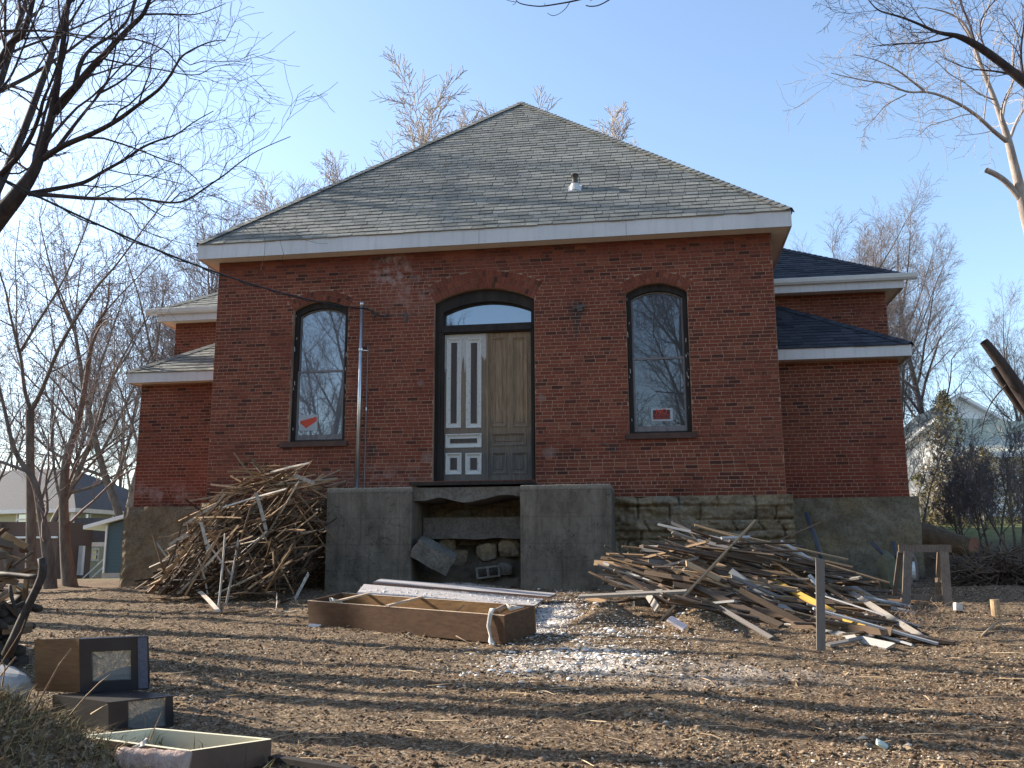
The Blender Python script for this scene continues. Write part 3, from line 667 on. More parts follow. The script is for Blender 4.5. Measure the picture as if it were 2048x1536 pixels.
# ---- door
dr = empty('double_door', (-.45, .2, 1.9), None, None); dr.parent = bld; dr.location = (.02, .2, 1.9)
del_ = [k for k in ('label', 'category') if k in dr.keys()]
fr = MB(); inn = [(-1.235, 1.905), (.415, 1.905), (.415, 4.70), (-1.235, 4.70)]
tr_o = Arch(-1.245, .425, 4.86, 5.115, .185, .1, 1)
fr.prism(AD.outline(-.0), .10, .30, [inn, tr_o.outline(.0)]); fr.box((-1.26, .07, 4.72), (.44, .098, 4.80)); fr.box((-1.33, .085, 1.9), (-1.29, .098, 4.78)); fr.box((.44, .085, 1.9), (.47, .098, 4.78))
fr.build('door_frame', MT['dark_wood'], dr)
g_ = MB(); g_.poly(tr_o.outline(0.), [], .235); g_.build('transom_pane', MT['glass_t'], dr)
def leaf(x0, x1, nm, mat, mold, panels, sx):
    Y = .17; lf = MB(); lf.prism([(x0, 1.91), (x1, 1.91), (x1, 4.695), (x0, 4.695)], Y, Y + .05, [[(a, c), (b, c), (b, d), (a, d)] for a, b, c, d in panels])
    for a, b, c, d in panels:
        lf.box((a, Y + .022, c), (b, Y + .04, d))
    o = lf.build('door_leaf', mat, dr); o['label'] = nm
    md = MB()
    for a, b, c, d in panels:
        wv = .055 if b - a < .5 else .05
        def fr_(i0, i1, y0, y1):
            A_ = [(a + i0, c + i0), (b - i0, c + i0), (b - i0, d - i0), (a + i0, d - i0)]; B_ = [(a + i1, c + i1), (b - i1, c + i1), (b - i1, d - i1), (a + i1, d - i1)]
            md.add([(x, y0, z) for x, z in A_] + [(x, y1, z) for x, z in B_], [(i, (i + 1) % 4, 4 + (i + 1) % 4, 4 + i) for i in range(4)])
        fr_(-.012, 0, Y - .012, Y - .016); fr_(0, .02, Y - .016, Y - .004); fr_(.02, .03, Y - .004, Y + .012); fr_(.03, .065, Y + .012, Y + .020); fr_(.065, .075, Y + .020, Y + .008)
        m4 = [(a + .075, c + .075), (b - .075, c + .075), (b - .075, d - .075), (a + .075, d - .075)]
        (lf2 := MB()).add([(x, Y + .008, z) for x, z in m4], [(0, 1, 2, 3)]); k = lf2.build('panel_field', mat if mold is not MT['peel'] else MT['door_dark'], o)
    md.build('panel_moulding', mold, o); return o
MT['door_dark'] = simple('bare_panel', (.09, .07, .06), (.05, .045, .045), 14, .85, .2, .5, .003, (1, 1, .1))
def PX(x0, x1, y0, y1): a = atY(x0, y1, .17); b = atY(x1, y0, .17); return (a[0], b[0], a[2], b[2])
leaf(-1.23, -.409, 'left door leaf with white paint flaking from its panels', MT['door_l'], MT['peel'], [PX(893, 922, 677, 855), PX(933, 962, 677, 855), PX(892, 962, 868, 895), PX(892, 922, 907, 948), PX(932, 962, 907, 948)], -1)
leaf(-.401, .41, 'right door leaf of bare brown and grey wood', MT['door_r'], MT['door_r'], [PX(983, 1011, 675, 853), PX(1025, 1053, 675, 853), PX(984, 1051, 866, 891), PX(984, 1012, 905, 947), PX(1024, 1053, 905, 947)], 1)
m_ = MB(); m_.box((-.43, .145, 1.92), (-.39, .168, 4.69)); m_.build('meeting_stile', MT['door_r'], dr)
for k in list(dr.keys()):
    if k in ('label', 'category'): del dr[k]
# ================================================================ concrete stoop
st = empty('concrete_stoop', (-.45, -.75, 0), 'dark stained concrete stoop below the door with its front stairs broken out', 'stoop')
def chip_block(x0, x1, name, seed, lab=None):
    bm = bmesh.new(); bmesh.ops.create_cube(bm, size=1)
    bmesh.ops.scale(bm, vec=(x1 - x0, 1.285, 2.01), verts=bm.verts); bmesh.ops.translate(bm, vec=((x0 + x1) / 2, -.7575, .705), verts=bm.verts)
    bmesh.ops.bevel(bm, geom=bm.edges[:], offset=.012, segments=1, affect='EDGES')
    bmesh.ops.subdivide_edges(bm, edges=[e for e in bm.edges if e.calc_length() > .2], cuts=30, use_grid_fill=True)
    for v in bm.verts:
        x, y, z = v.co; k = .012 * float(fbm(x * 6 + y * 5, z * 6, 3, seed)); v.co.y += k; v.co.z += .7 * k * (z > 1.6); v.co.x += .5 * k
    me = bpy.data.meshes.new(name); bm.to_mesh(me); bm.free(); me.materials.append(MT['concrete']); return link(name, me, st)
chip_block(-2.88, -1.40, 'side_block', 3); chip_block(.42, 1.90, 'side_block', 5)
# broken landing slab with a ragged underside
mb = MB(); xs = np.linspace(-1.41, .43, 60); top = 1.70
bot = 1.50 + .06 * fbm(xs * 2.2, xs * 0, 4, 77) - .05 * np.exp(-((xs + .55) / .2) ** 2) + .05 * sst(-.5, .4, xs)
outl = [(x, b) for x, b in zip(xs, bot)] + [(.43, top), (-1.41, top)]
mb.prism(outl, -1.30, -.12); mb.build('landing_slab', MT['conc_light'], st)
mb = MB(); mb.box((-1.47, -1.36, 1.735), (.62, .16, 1.79)); mb.box((-1.40, -.05, 1.79), (.47, .12, 1.895)); mb.build('threshold_plank', MT['dark_wood'], st)
mb = MB(); xs = np.linspace(-1.38, .33, 50); a = atY(900, 1035, -.7)[2]; b = atY(900, 1078, -.7)[2]
bt = b + .05 * fbm(xs * 3, xs * 0, 4, 99); mb.prism([(x, z) for x, z in zip(xs, bt)] + [(.33, a), (-1.38, a)], -.7, -.13); mb.build('inner_slab', MT['conc_light'], st)
def rock(name, c, s_, seed, mat, rot=(0, 0, 0), sub=3, box=False, amp=.16, cat='rock', label=None, parent=None, group=None):
    bm = bmesh.new()
    if box: bmesh.ops.create_cube(bm, size=1.6); bmesh.ops.subdivide_edges(bm, edges=bm.edges[:], cuts=7, use_grid_fill=True)
    else: bmesh.ops.create_icosphere(bm, subdivisions=sub, radius=1)
    from mathutils import noise as mn, Euler
    for v in bm.verts:
        v.co += v.normal * (mn.fractal(v.co * 1.1 + Vector((seed * 3.7, 0, 0)), 1., 2., 4) * amp * 2)
        if not box:
            for ax in range(3): v.co[ax] = math.copysign(min(abs(v.co[ax]), .78), v.co[ax])
    bmesh.ops.scale(bm, vec=s_, verts=bm.verts); bmesh.ops.rotate(bm, matrix=Euler(rot).to_matrix(), verts=bm.verts, cent=(0, 0, 0))
    mz = min(v.co.z for v in bm.verts)
    me = bpy.data.meshes.new(name); bmesh.ops.translate(bm, vec=(0, 0, -mz), verts=bm.verts); bm.to_mesh(me); bm.free(); me.materials.append(mat)
    o = bpy.data.objects.new(name, me); S.collection.objects.link(o); o.location = Vector([float(k) for k in c]); tag(o, label, cat, group); return o
rb = MT['conc_light']
def rk(px, py, Y, s_, seed, label, mat=None, rot=(0, 0, 0), box=False, amp=.16, cat='rock', name='rock'):
    p = atY(px, py, Y); z = max(p[2], gz(p[0], Y) - .03); return rock(name, (p[0], Y, z), s_, seed, mat or rb, rot, 3, box, amp, cat, label)
rk(868, 1152, -1.25, (.42, .22, .2), 1, 'big broken grey concrete slab leaning inside the left of the stoop opening', rot=(.3, .5, .2), box=True, amp=.06, name='concrete_chunk')
rk(1010, 1150, -.8, (.17, .15, .13), 2, 'rounded pale rock at the right side inside the stoop opening')
for i, (x, y, s_, lb) in enumerate(((915, 1122, .2, 'brown rock wedged behind the big slab in the stoop opening'), (850, 1110, .16, 'small dark rock at upper left inside the stoop opening'), (975, 1108, .19, 'dark rock in the middle back of the stoop opening'), (1020, 1100, .2, 'rock high at the right back of the stoop opening'), (895, 1092, .15, 'dark lumpy rock just under the inner slab'), (945, 1145, .14, 'small brown rock beside the hollow block'), (835, 1150, .13, 'half buried rock at the left jamb of the stoop opening'), (1030, 1160, .12, 'small rock at the right jamb of the stoop opening'))):
    rk(x, y + 14, -.45, (s_ * 1.2, s_, s_), 10 + i, lb, MT['rubble'])
# fill behind
mb = MB(); xs = np.linspace(-1.38, .4, 24); ys = np.linspace(-1.1, -.13, 14); X_, Y_ = np.meshgrid(xs, ys); Z_ = .05 + (Y_ + 1.1) * .75 + .12 * fbm(X_ * 4, Y_ * 4, 3, 3)
mb.add(np.stack([X_, Y_, Z_], -1).reshape(-1, 3), [(j * 24 + i, j * 24 + i + 1, (j + 1) * 24 + i + 1, (j + 1) * 24 + i) for j in range(13) for i in range(23)])
tag(mb.build('rubble_fill', simple('dark_fill', (.06, .048, .035), (.12, .095, .07), 6, .95, .1, .8, .03), None), 'loose dark rubble and dirt heaped inside the stoop', kind='stuff')
# hollow concrete block
def cinder(c, rz, lab):
    mb = MB(); L, D, H = .40, .19, .19; o = [(-L / 2, 0), (L / 2, 0), (L / 2, H), (-L / 2, H)]
    hs = [[(-.165, .03), (-.02, .03), (-.02, .16), (-.165, .16)], [(.02, .03), (.165, .03), (.165, .16), (.02, .16)]]
    mb.prism(o, -D / 2, D / 2, hs); ob = mb.build('hollow_block', MT['conc_light']); ob.location = Vector([float(k) for k in c]); ob.rotation_euler = (.0, rz[0], rz[1]); return tag(ob, lab, 'concrete block')
p = atY(977, 1158, -1.0); cinder((p[0], -1.0, p[2] + .02), (-.12, .2), 'grey hollow concrete block lying inside the stoop opening')
# ---- electrical mast on the stoop
e = empty('service_mast', (-2.83, -.11, 1.71), 'galvanised electrical mast standing on the left of the stoop against the brick', 'mast')
mt_, mb_ = atY(722, 612, -.12), atY(714, 970, -.12)
mb = MB(); mb.tube([(mb_[0], -.12, 1.72), (mb_[0], -.12, mt_[2])], .036, 14); mb.tube([(mb_[0], -.12, mt_[2]), (mb_[0], -.12, mt_[2] + .07)], .044, 14); mb.build('pipe', MT['galv'], e, True)
mb = MB(); z = mb_[2]; mb.tube([(mb_[0], -.12, 1.715), (mb_[0], -.12, 1.74)], [.12, .10], 12); mb.tube([(mb_[0], -.12, 1.74), (mb_[0], -.12, 1.80)], .05, 12); mb.bar((mb_[0], -.2, 1.745), (mb_[0] + .2, -.22, 1.745), .05, .03); mb.build('base_flange', MT['galv'], e)
zc = atY(715, 700, -.12)[2]; mb = MB(); mb.tube([(mb_[0], -.12, zc - .02), (mb_[0], -.12, zc + .02)], .046, 12); mb.bar((mb_[0] - .03, -.11, zc), (mb_[0] + .12, -.02, zc), .02, .01); mb.build('pipe_strap', MT['galv'], e)
e2 = empty('ground_conduit', (-2.68, -.03, 1.71), 'thin grey conduit running down the brick just right of the mast', 'conduit')
x_ = atY(733, 800, -.03)[0]; mb = MB(); mb.tube([(x_, -.03, 1.70), (x_, -.03, atY(733, 690, -.03)[2])], .012, 8); mb.build('conduit_pipe', MT['sash'], e2)
mb = MB(); zz = atY(733, 818, -.03)[2]; mb.tube([(x_, -.03, zz - .03), (x_, -.03, zz + .03)], .018, 8); mb.build('coupling', MT['galv'], e2)
# overhead cable
pa = atD(-60, 325, 9.); pb = atY(735, 618, -.12); P = []
for k in range(40):
    t = k / 39; p = pa * (1 - t) + pb * t; p[2] -= 1.1 * t * (1 - t); P.append(p)
m0 = P[20]
mb = MB(); mb.tube(P, .012, 6); 
tw = [p + np.array((0, .03 * math.cos(i * 1.7), .024 * math.sin(i * 1.7) - .012)) for i, p in enumerate(P)]; mb.tube(tw, .008, 5)
c1 = atY(775, 634, -.14); c2 = atY(760, 628, -.16); c3 = atY(728, 606, -.13)
mb.tube([pb, atY(752, 628, -.14), c1, atY(778, 628, -.14)], .010, 6)
tag(centre(mb.build('overhead_cable', MT['rubber'], None, True)), 'black twisted overhead cable sagging from upper left to the mast', 'cable')
mb = MB(); mb.tube([atY(728, 612, -.13), atY(738, 618, -.16), atY(748, 622, -.16)], .015, 7); mb.tube([atY(745, 630, -.1), atY(750, 634, -.1)], .03, 8); mb.tube([atY(752, 624, -.14), atY(757, 626, -.14)], .02, 8); mb.tube([atY(757, 630, -.12), atY(768, 631, -.12), atY(776, 627, -.12)], .009, 6)
tag(centre(mb.build('cable_insulator', MT['dark_metal'], None, True)), 'dark cable clamp and insulator hooked to the brick right of the mast top', 'insulator')
# ================================================================ long wooden box
W_LATH = [(.30, .18, .09), (.17, .10, .055), (.40, .26, .14), (.10, .06, .035), (.44, .38, .30), (.24, .15, .09), (.08, .05, .03), (.36, .23, .12)]
MT['lath'] = wood('old_lath', W_LATH); MT['lath_isl'] = wood('old_lath_heap', W_LATH, island=True)
MT['stain'] = wood('stained_pine', [(.095, .05, .026)], (.7, 8, 14)); MT['stain_lit'] = wood('stained_pine_lit', [(.21, .115, .045)], (.7, 8, 14))  # inner boards coloured lighter and warmer to stand in for light inside the box
MT['rail_light'] = wood('light_rail', [(.50, .38, .27)], (30, 3, 30))
def rect_frame(p0, p1, wdt):
    p0 = np.array(p0, float); p1 = np.array(p1, float); u = p1 - p0; L = np.linalg.norm(u); u /= L; v = np.cross((0, 0, 1), u); v /= np.linalg.norm(v); return p0, u, v, L
p0, p1 = G(617, 1250), G(1011, 1288); p2 = G(1049, 1266)
p0, u, v, L = rect_frame(p0, p1, .6); WB = .62; H = .30; v = v + (0, 0, .13); v /= np.linalg.norm(v); up = np.cross(u, v)
def loc(o_, u_, v_, w_, a, b, c): return o_ + u_ * a + v_ * b + w_ * c
def ibox(mb, o_, u_, v_, w_, lo, hi, mi=0):
    c = [loc(o_, u_, v_, w_, x, y, z) for z in (lo[2], hi[2]) for (x, y) in ((lo[0], lo[1]), (hi[0], lo[1]), (hi[0], hi[1]), (lo[0], hi[1]))]
    mb.add(c, [(0, 3, 2, 1), (4, 5, 6, 7), (0, 1, 5, 4), (1, 2, 6, 5), (2, 3, 7, 6), (3, 0, 4, 7)], mi)
e = empty('wooden_box', p0 + u * L / 2 + v * WB / 2, 'long open brown wooden box lying in the yard in front of the stoop', 'box')
T = .022
for nm, lo, hi in (('side_board', (0, 0, 0), (L, T, H)), ('side_board', (0, WB - T, 0), (L, WB, H)), ('end_board', (0, T + .001, 0), (T, WB - T - .001, H)), ('end_board', (L - T, T + .001, 0), (L, WB - T - .001, H)), ('bottom_board', (T + .001, T + .001, .01), (L - T - .001, WB - T - .001, .022))):
    m_ = MB(); ibox(m_, p0, u, v, up, lo, hi); m_.build(nm, MT['stain_lit'] if nm == 'bottom_board' or lo[1] > .1 else MT['stain'], e)
for a in (.145, .435):
    m_ = MB(); ibox(m_, p0, u, v, up, (L * a, -.004, H + .001), (L * a + .05, WB + .004, H + .02)); m_.build('cross_rail', MT['rail_light'], e)
for k, (lo, hi) in enumerate((((0, -.002, H), (L, T + .002, H + .006)), ((0, WB - T - .002, H), (L, WB + .002, H + .006)))):
    m_ = MB(); ibox(m_, p0, u, v, up, (lo[0], lo[1], lo[2] - .004), (hi[0], hi[1], lo[2] + .0005)); m_.build('top_edge', MT['rail_light'], e)
BOXF = (p0, u, v, up, L, WB, H)
# torn paper / cloth hanging over the right end, and scraps inside
MT['rag'] = simple('pale_rag', (.62, .58, .52), (.40, .36, .32), 12, .85, .2, .6, .01)
rg = np.random.default_rng(8)
def rag(pts, wd, name, label, cat, mat, seed):
    r_ = np.random.default_rng(seed); m_ = MB(); pts = np.array(pts, float); n = len(pts); vs = []
    for i, p in enumerate(pts):
        w_ = wd * (1 + .5 * r_.uniform(-1, 1)); s_ = np.array((1, .1, 0)) + r_.normal(size=3) * .25; s_ /= np.linalg.norm(s_); nn = np.cross(s_, (0, 0, 1)) * .012
        for k in range(5): vs.append(p + s_ * w_ * (k / 4 - .5) + nn * math.sin(k * 2.1 + i))
    m_.add(vs, [(i * 5 + k, i * 5 + k + 1, (i + 1) * 5 + k + 1, (i + 1) * 5 + k) for i in range(n - 1) for k in range(4)])
    o = centre(m_.build(name, mat, None, True)); md = o.modifiers.new('s', 'SOLIDIFY'); md.thickness = .004; return tag(o, label, cat)
q = lambda a, b, c: loc(p0, u, v, up, a, b, c)
rag([q(L - .18, .30, H - .12), q(L - .20, .16, H + .02), q(L - .19, .06, H + .05), q(L - .17, -.01, H + .02), q(L - .19, -.03, H * .6), q(L - .17, -.03, H * .25), q(L - .14, -.06, .02), q(L - .08, -.12, .005)], .05, 'torn_rag', 'pale torn rag hanging over the right front corner of the wooden box', 'rag', MT['rag'], 3)
rag([q(.22, .35, .12), q(.25, .3, .26), q(.18, .24, .30), q(.27, .2, .2), q(.33, .18, .1)], .12, 'crumpled_paper', 'crumpled pale paper in the left end of the wooden box', 'paper', MT['rag'], 5)
rag([q(L - .42, .42, .22), q(L - .3, .36, .30), q(L - .22, .42, .33), q(L - .1, .4, .29)], .13, 'crumpled_paper', 'torn pale paper heaped in the right end of the wooden box', 'paper', MT['rag'], 6)
m_ = MB(); m_.bar(q(L - .6, .2, .05), q(L - .2, .35, .30), .03, .012); tag(centre(m_.build('wood_scrap', MT['lath'])), 'short wood strip sticking up inside the right end of the box', 'wood scrap')
m_ = MB(); m_.bar(q(L * .66, .08, .1), q(L * .76, .25, .33), .03, .012); tag(centre(m_.build('wood_scrap', MT['lath'])), 'thin lath leaning on the front board in the middle of the box', 'wood scrap')
# ================================================================ plywood sheets
MT['ply'] = simple('dusty_plywood', (.28, .26, .26), (.38, .36, .355), 3, .85, .2, .3, .003, (1, 3, 1)); MT['ply_edge'] = simple('ply_edge', (.30, .17, .12), (.2, .12, .09), 9)
def sheet(c4, th, name, label, mat):
    c = [np.array(k, float) for k in c4]; n = np.cross(c[1] - c[0], c[3] - c[0]); n /= np.linalg.norm(n); m_ = MB()
    N = 24; g = lambda i, j: (c[0] * (1 - i) + c[1] * i) * (1 - j) + (c[3] * (1 - i) + c[2] * i) * j
    vs = [g(i / N, j / 8) + n * (.012 * math.sin(i / N * 5) * math.sin(j / 8 * 3)) for j in range(9) for i in range(N + 1)]
    m_.add(vs, [(j * (N + 1) + i, j * (N + 1) + i + 1, (j + 1) * (N + 1) + i + 1, (j + 1) * (N + 1) + i) for j in range(8) for i in range(N)])
    o = m_.build(name, [mat, MT['ply_edge']], None); md = o.modifiers.new('s', 'SOLIDIFY'); md.thickness = th; md.offset = -1; md.material_offset_rim = 1
    centre(o); return tag(o, label, 'plywood')
sheet([atY(690, 1215, -4.55), atY(1048, 1222, -4.75), atY(1087, 1198, -3.55), atY(728, 1168, -3.2)], .02, 'plywood_sheet', 'dusty grey plywood sheet sloping down behind the wooden box', MT['ply'])
sheet([atY(746, 1164, -3.1), atY(1098, 1193, -3.35), atY(1112, 1186, -2.9), atY(762, 1157, -2.55)], .03, 'plywood_strip', 'narrow dusty plywood strip lying on top of the wider sheet', MT['ply'])
rg = np.random.default_rng(77); n = 900; t = rg.uniform(0, 1, n); s_ = rg.uniform(0.1, .9, n); A_ = atY(728, 1168, -3.2); B_ = atY(1087, 1198, -3.55); C_ = atY(1048, 1222, -4.75); D_ = atY(690, 1215, -4.55)
PP = ((A_[None] * (1 - t[:, None]) + B_[None] * t[:, None]) * (1 - s_[:, None]) + (D_[None] * (1 - t[:, None]) + C_[None] * t[:, None]) * s_[:, None]) + (0, 0, .016)
scatter('plaster_grit', n, lambda r, m: PP, lambda r, m: np.clip(r.lognormal(-4.9, .5, m), .003, .03), MT['plaster'], 'plaster grit lying on the plywood sheets', 78, .5)
# ================================================================ heap of laths left of the stoop
def lath_mesh(seed, wd=.038, th=.008):
    r_ = random.Random(seed); m_ = MB(); n = 5; vs = []
    bx, bz = r_.uniform(-.02, .02), r_.uniform(-.015, .015)
    for i in range(n):
        t = i / (n - 1); o_ = np.array((t - .5, bx * math.sin(t * 3.1), bz * math.sin(t * 3.1))); e0 = r_.uniform(-.35, .35) if i in (0, n - 1) else 0
        for sy, sz in ((-1, -1), (1, -1), (1, 1), (-1, 1)):
            vs.append(o_ + np.array((e0 * .03 * sy, sy * wd / 2, sz * th / 2)))
    fs = [(3, 2, 1, 0), tuple((n - 1) * 4 + k for k in range(4))]
    for i in range(n - 1):
        for k in range(4): fs.append((i * 4 + k, i * 4 + (k + 1) % 4, (i + 1) * 4 + (k + 1) % 4, (i + 1) * 4 + k))
    m_.add(vs, fs); me = bpy.data.meshes.new('lath'); me.from_pydata(m_.v, [], m_.f); me.materials.append(MT['lath']); return me
LM = [lath_mesh(i, .036 + .004 * (i % 3)) for i in range(8)]
def put_lath(a, b, me, name, label, group, cat='lath', roll=0., wsc=1., tsc=1.):
    a = Vector([float(k) for k in a]); b = Vector([float(k) for k in b]); d = b - a
    o = bpy.data.objects.new(name, me); S.collection.objects.link(o); o.location = (a + b) / 2
    o.rotation_mode = 'QUATERNION'; qt = d.to_track_quat('X', 'Z'); from_roll = Matrix.Rotation(roll, 4, 'X').to_quaternion(); o.rotation_quaternion = qt @ from_roll
    o.scale = (d.length, wsc, tsc); return tag(o, label, cat, group)
hp = [(300, 1212), (330, 1180), (365, 1135), (392, 1085), (400, 1030), (430, 985), (470, 950), (520, 930), (580, 930), (620, 950), (655, 978)]
def heap_top(X):      # height of the heap across x, from the photo outline at the depth of its crest
    xs = [atY(px, py, -1.0)[0] for px, py in hp]; zs = [atY(px, py, -1.0)[2] for px, py in hp]; return float(np.interp(X, xs, zs))
def heap_pt(r_, surf=True):
    for _ in range(100):
        x = r_.uniform(-5.9, -2.95); y = r_.uniform(-3.2, -.15); top = heap_top(x) * (1 - max(0, (-1.0 - y) / 2.2) ** .9)
        if x < -4.9: top *= 1
        if top < .06 or x < atY(318 if top < .5 else 345, 1150, y)[0]: continue
        z = top * (1 - abs(r_.gauss(0, .10))) if surf else r_.uniform(0, top * .78)
        return x, y, max(z, .03), top
def lath_dir(r_, x, y, z):
    t = r_.random()
    if t < .62: az, el = r_.gauss(.15, .4), r_.gauss(.65, .22)
    elif t < .85: az, el = r_.gauss(.0, .5), r_.gauss(.05, .15)
    else: az, el = r_.uniform(0, 6.28), r_.gauss(1.0, .3)
    if z > 1.6: el = r_.gauss(.2, .3)
    if t > .95: az = math.pi + r_.gauss(0, .4)
    return np.array((math.cos(az) * math.cos(el), math.sin(az) * math.cos(el), math.sin(el)))
rr = random.Random(42)
LG = 'splintered wooden laths heaped left of the stoop'; LLAB = 'thin splintered brown wooden lath in the big heap left of the concrete stoop'
special = [((437, 1215), (450, 1070), -2.35, 'pale lath standing upright at the front foot of the lath heap', 1.3), ((452, 1210), (477, 1080), -2.2, 'pale grey lath leaning upright just right of the other upright one', 1.5), ((552, 1220), (553, 1188), -2.6, 'short pale stub of lath standing in the ground right of the heap', 1.2),
           ((396, 1180), (438, 1224), -2.5, 'pale lath lying at the foot of the heap pointing at the viewer', 1.4), ((590, 1198), (617, 1147), -1.9, 'pale lath leaning near the left side of the stoop low down', 1.2), ((568, 1080), (591, 1185), -1.95, 'brown lath leaning steeply backwards before the right half of the heap', 1.), ((512, 985), (532, 1060), -1.6, 'grey lath pointing down from the upper middle of the heap', 1.3),
           ((445, 1015), (572, 978), -1.5, 'long grey lath slanting across the top third of the heap', 1.3), ((338, 1090), (375, 1068), -1.6, 'bluish grey lath end poking out left of the heap', 1.), ((402, 1045), (420, 1125), -1.9, 'pale curved lath hanging down the left flank of the heap', 1.2), ((468, 905), (508, 955), -1.1, 'long lath sticking up left from the crest of the heap', 1.), ((502, 915), (526, 948), -1.0, 'short lath sticking up from the crest beside the longest one', 1.),
           ((540, 945), (619, 926), -1.0, 'tan lath pointing right from the crest of the heap', 1.), ((590, 951), (629, 968), -1.1, 'pale board piece lying near the right end of the crest', 1.5)]
MT['pale_lath'] = wood('pale_lath', [(.50, .45, .38), (.42, .37, .31)])
PLM = lath_mesh(5, .042); PLM.materials.clear(); PLM.materials.append(MT['pale_lath'])
def seat(px, py, Y):
    p = atY(px, py, Y)
    return G(px, py, .03) if p[2] < gz(p[0], p[1]) + .03 else p
for a, b, Y, lb, ws in special: put_lath(seat(*a, Y - .5), seat(*b, Y - .45 + rr.uniform(-.1, .1)), PLM if ('pale' in lb or 'grey' in lb) else LM[rr.randrange(8)], 'lath', lb, LG, roll=rr.uniform(-.4, .4) + (math.pi / 2 if abs(a[0] - b[0]) < 40 else .6), wsc=ws)
for i in range(275):
    x, y, z, top = heap_pt(rr); d = lath_dir(rr, x, y, z); L_ = rr.uniform(.45, 1.25); c = np.array((x, y, z)); a = c - d * L_ * .5; b = c + d * L_ * .5
    if a[2] < .01: s_ = .012 - a[2]; a[2] += s_; b[2] += s_
    if b[1] > -.06: b[1] = -.06 - rr.random() * .1
    if a[1] > -.06: a[1] = -.06 - rr.random() * .1
    if max(a[0], b[0]) > -2.93 and y > -1.45:
        s_ = max(a[0], b[0]) + 2.93; a[0] -= s_; b[0] -= s_
    hz = 'on the crest' if z > 1.75 else 'in the upper part' if z > 1.2 else 'in the middle' if z > .6 else 'near the foot'; vz = 'left flank' if x < -4.7 else 'left half' if x < -4.1 else 'right half' if x < -3.5 else 'right end'; an_ = math.degrees(math.asin(abs(d[2]))); sl_ = 'steep' if an_ > 50 else 'slanting' if an_ > 22 else 'flat lying'
    put_lath(a, b, LM[rr.randrange(8)], 'lath', ('long' if L_ > .95 else 'short' if L_ < .65 else 'thin') + ' ' + sl_ + ' lath ' + hz + ', ' + vz + ' of the heap by the stoop', LG, roll=rr.gauss(0, .6), wsc=rr.uniform(.7, 1.))
m_ = MB()
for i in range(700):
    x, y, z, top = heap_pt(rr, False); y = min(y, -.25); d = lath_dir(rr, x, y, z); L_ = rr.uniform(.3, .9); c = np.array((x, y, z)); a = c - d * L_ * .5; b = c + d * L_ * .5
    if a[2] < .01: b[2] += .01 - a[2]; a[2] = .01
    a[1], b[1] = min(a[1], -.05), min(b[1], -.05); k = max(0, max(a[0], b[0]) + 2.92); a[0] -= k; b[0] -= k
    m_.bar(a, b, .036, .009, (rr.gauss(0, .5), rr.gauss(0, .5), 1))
tag(centre(m_.build('lath_heap_core', wood('shaded_lath_core', [(.10, .06, .035), (.06, .04, .026), (.14, .09, .052)], island=True))), 'tangled mass of broken laths filling the inside of the heap', kind='stuff')  # core laths coloured darker, standing in for shade in the gaps
SG = 'small broken lath pieces scattered on the ground'
for i in range(26):
    g_ = G(rr.uniform(290, 640), rr.uniform(1200, 1232)); az = rr.uniform(-.5, .9); d = np.array((math.cos(az), math.sin(az), 0)) * rr.uniform(.07, .2)
    z = gz(g_[0], g_[1]) + .025; a = g_ - d; b = g_ + d; a[2] = z; b[2] = z + rr.uniform(-.01, .05)
    put_lath(a, b, LM[rr.randrange(8)], 'lath_scrap', ('longer' if np.linalg.norm(d) > .14 else 'tiny') + ' lath scrap on the earth ' + ('before the left foot' if g_[0] < -4.7 else 'before the left half' if g_[0] < -4.1 else 'before the right half' if g_[0] < -3.4 else 'before the right end') + ' of the lath heap', SG, 'wood scrap', roll=rr.gauss(0, .3))
# ================================================================ lumber pile right of the stoop
BG = 'boards and laths in the lumber pile right of the stoop'
MT['grey_board'] = wood('grey_weathered_board', [(.26, .235, .205), (.18, .16, .145)], (2, 30, 30)); MT['tan_board'] = wood('tan_board', [(.34, .22, .12), (.22, .14, .08), (.42, .29, .17)], (2, 30, 30))
MT['yellow_board'] = wood('yellow_board', [(.50, .30, .06)], (2, 30, 30)); MT['white_board'] = wood('white_flaked_board', [(.44, .44, .44), (.34, .33, .31)], (2, 14, 14)); MT['brown_board'] = wood('brown_board', [(.13, .085, .055), (.095, .068, .048), (.17, .115, .075)], (2, 30, 30))
BM = {}
for k in ('grey_board', 'tan_board', 'yellow_board', 'white_board', 'brown_board'):
    BM[k] = []
    for j in range(3):
        me_ = lath_mesh(30 + j, 1., 1.); me_.materials.clear(); me_.materials.append(MT[k]); BM[k].append(me_)
def seat(px, py, Y):
    p = atY(px, py, Y)
    return G(px, py, .03) if p[2] < gz(p[0], p[1]) + .03 else p
def board(a, b, ya, yb, wd, mat, label, th=.02, roll=.3, cat='board'):
    return put_lath(seat(*a, ya), seat(*b, yb), BM[mat][rr.randrange(3)], 'board', label, BG, cat, roll, wd, th)
board((1507, 1045), (1319, 1245), -2.7, -4.1, .10, 'tan_board', 'long tan board laid diagonally across the front of the lumber pile', .022, .9)
board((1543, 1160), (1751, 1269), -3.3, -3.9, .085, 'yellow_board', 'yellow painted board low on the right half of the lumber pile', .02, .5)
board((1475, 1170), (1636, 1228), -3.4, -3.7, .11, 'white_board', 'white flaking board in the middle of the lumber pile left of the upright stake', .02, .6)
board((1492, 1228), (1782, 1293), -3.9, -4.3, .10, 'white_board', 'long white board lowest at the front of the lumber pile', .02, .6)
board((1343, 1045), (1546, 1139), -2.2, -2.9, .05, 'grey_board', 'grey strip crossing the top of the pile down to the right', .02, .4)
board((1389, 1050), (1779, 1166), -2.3, -2.6, .05, 'tan_board', 'longest tan strip along the top ridge of the lumber pile', .02, .4)
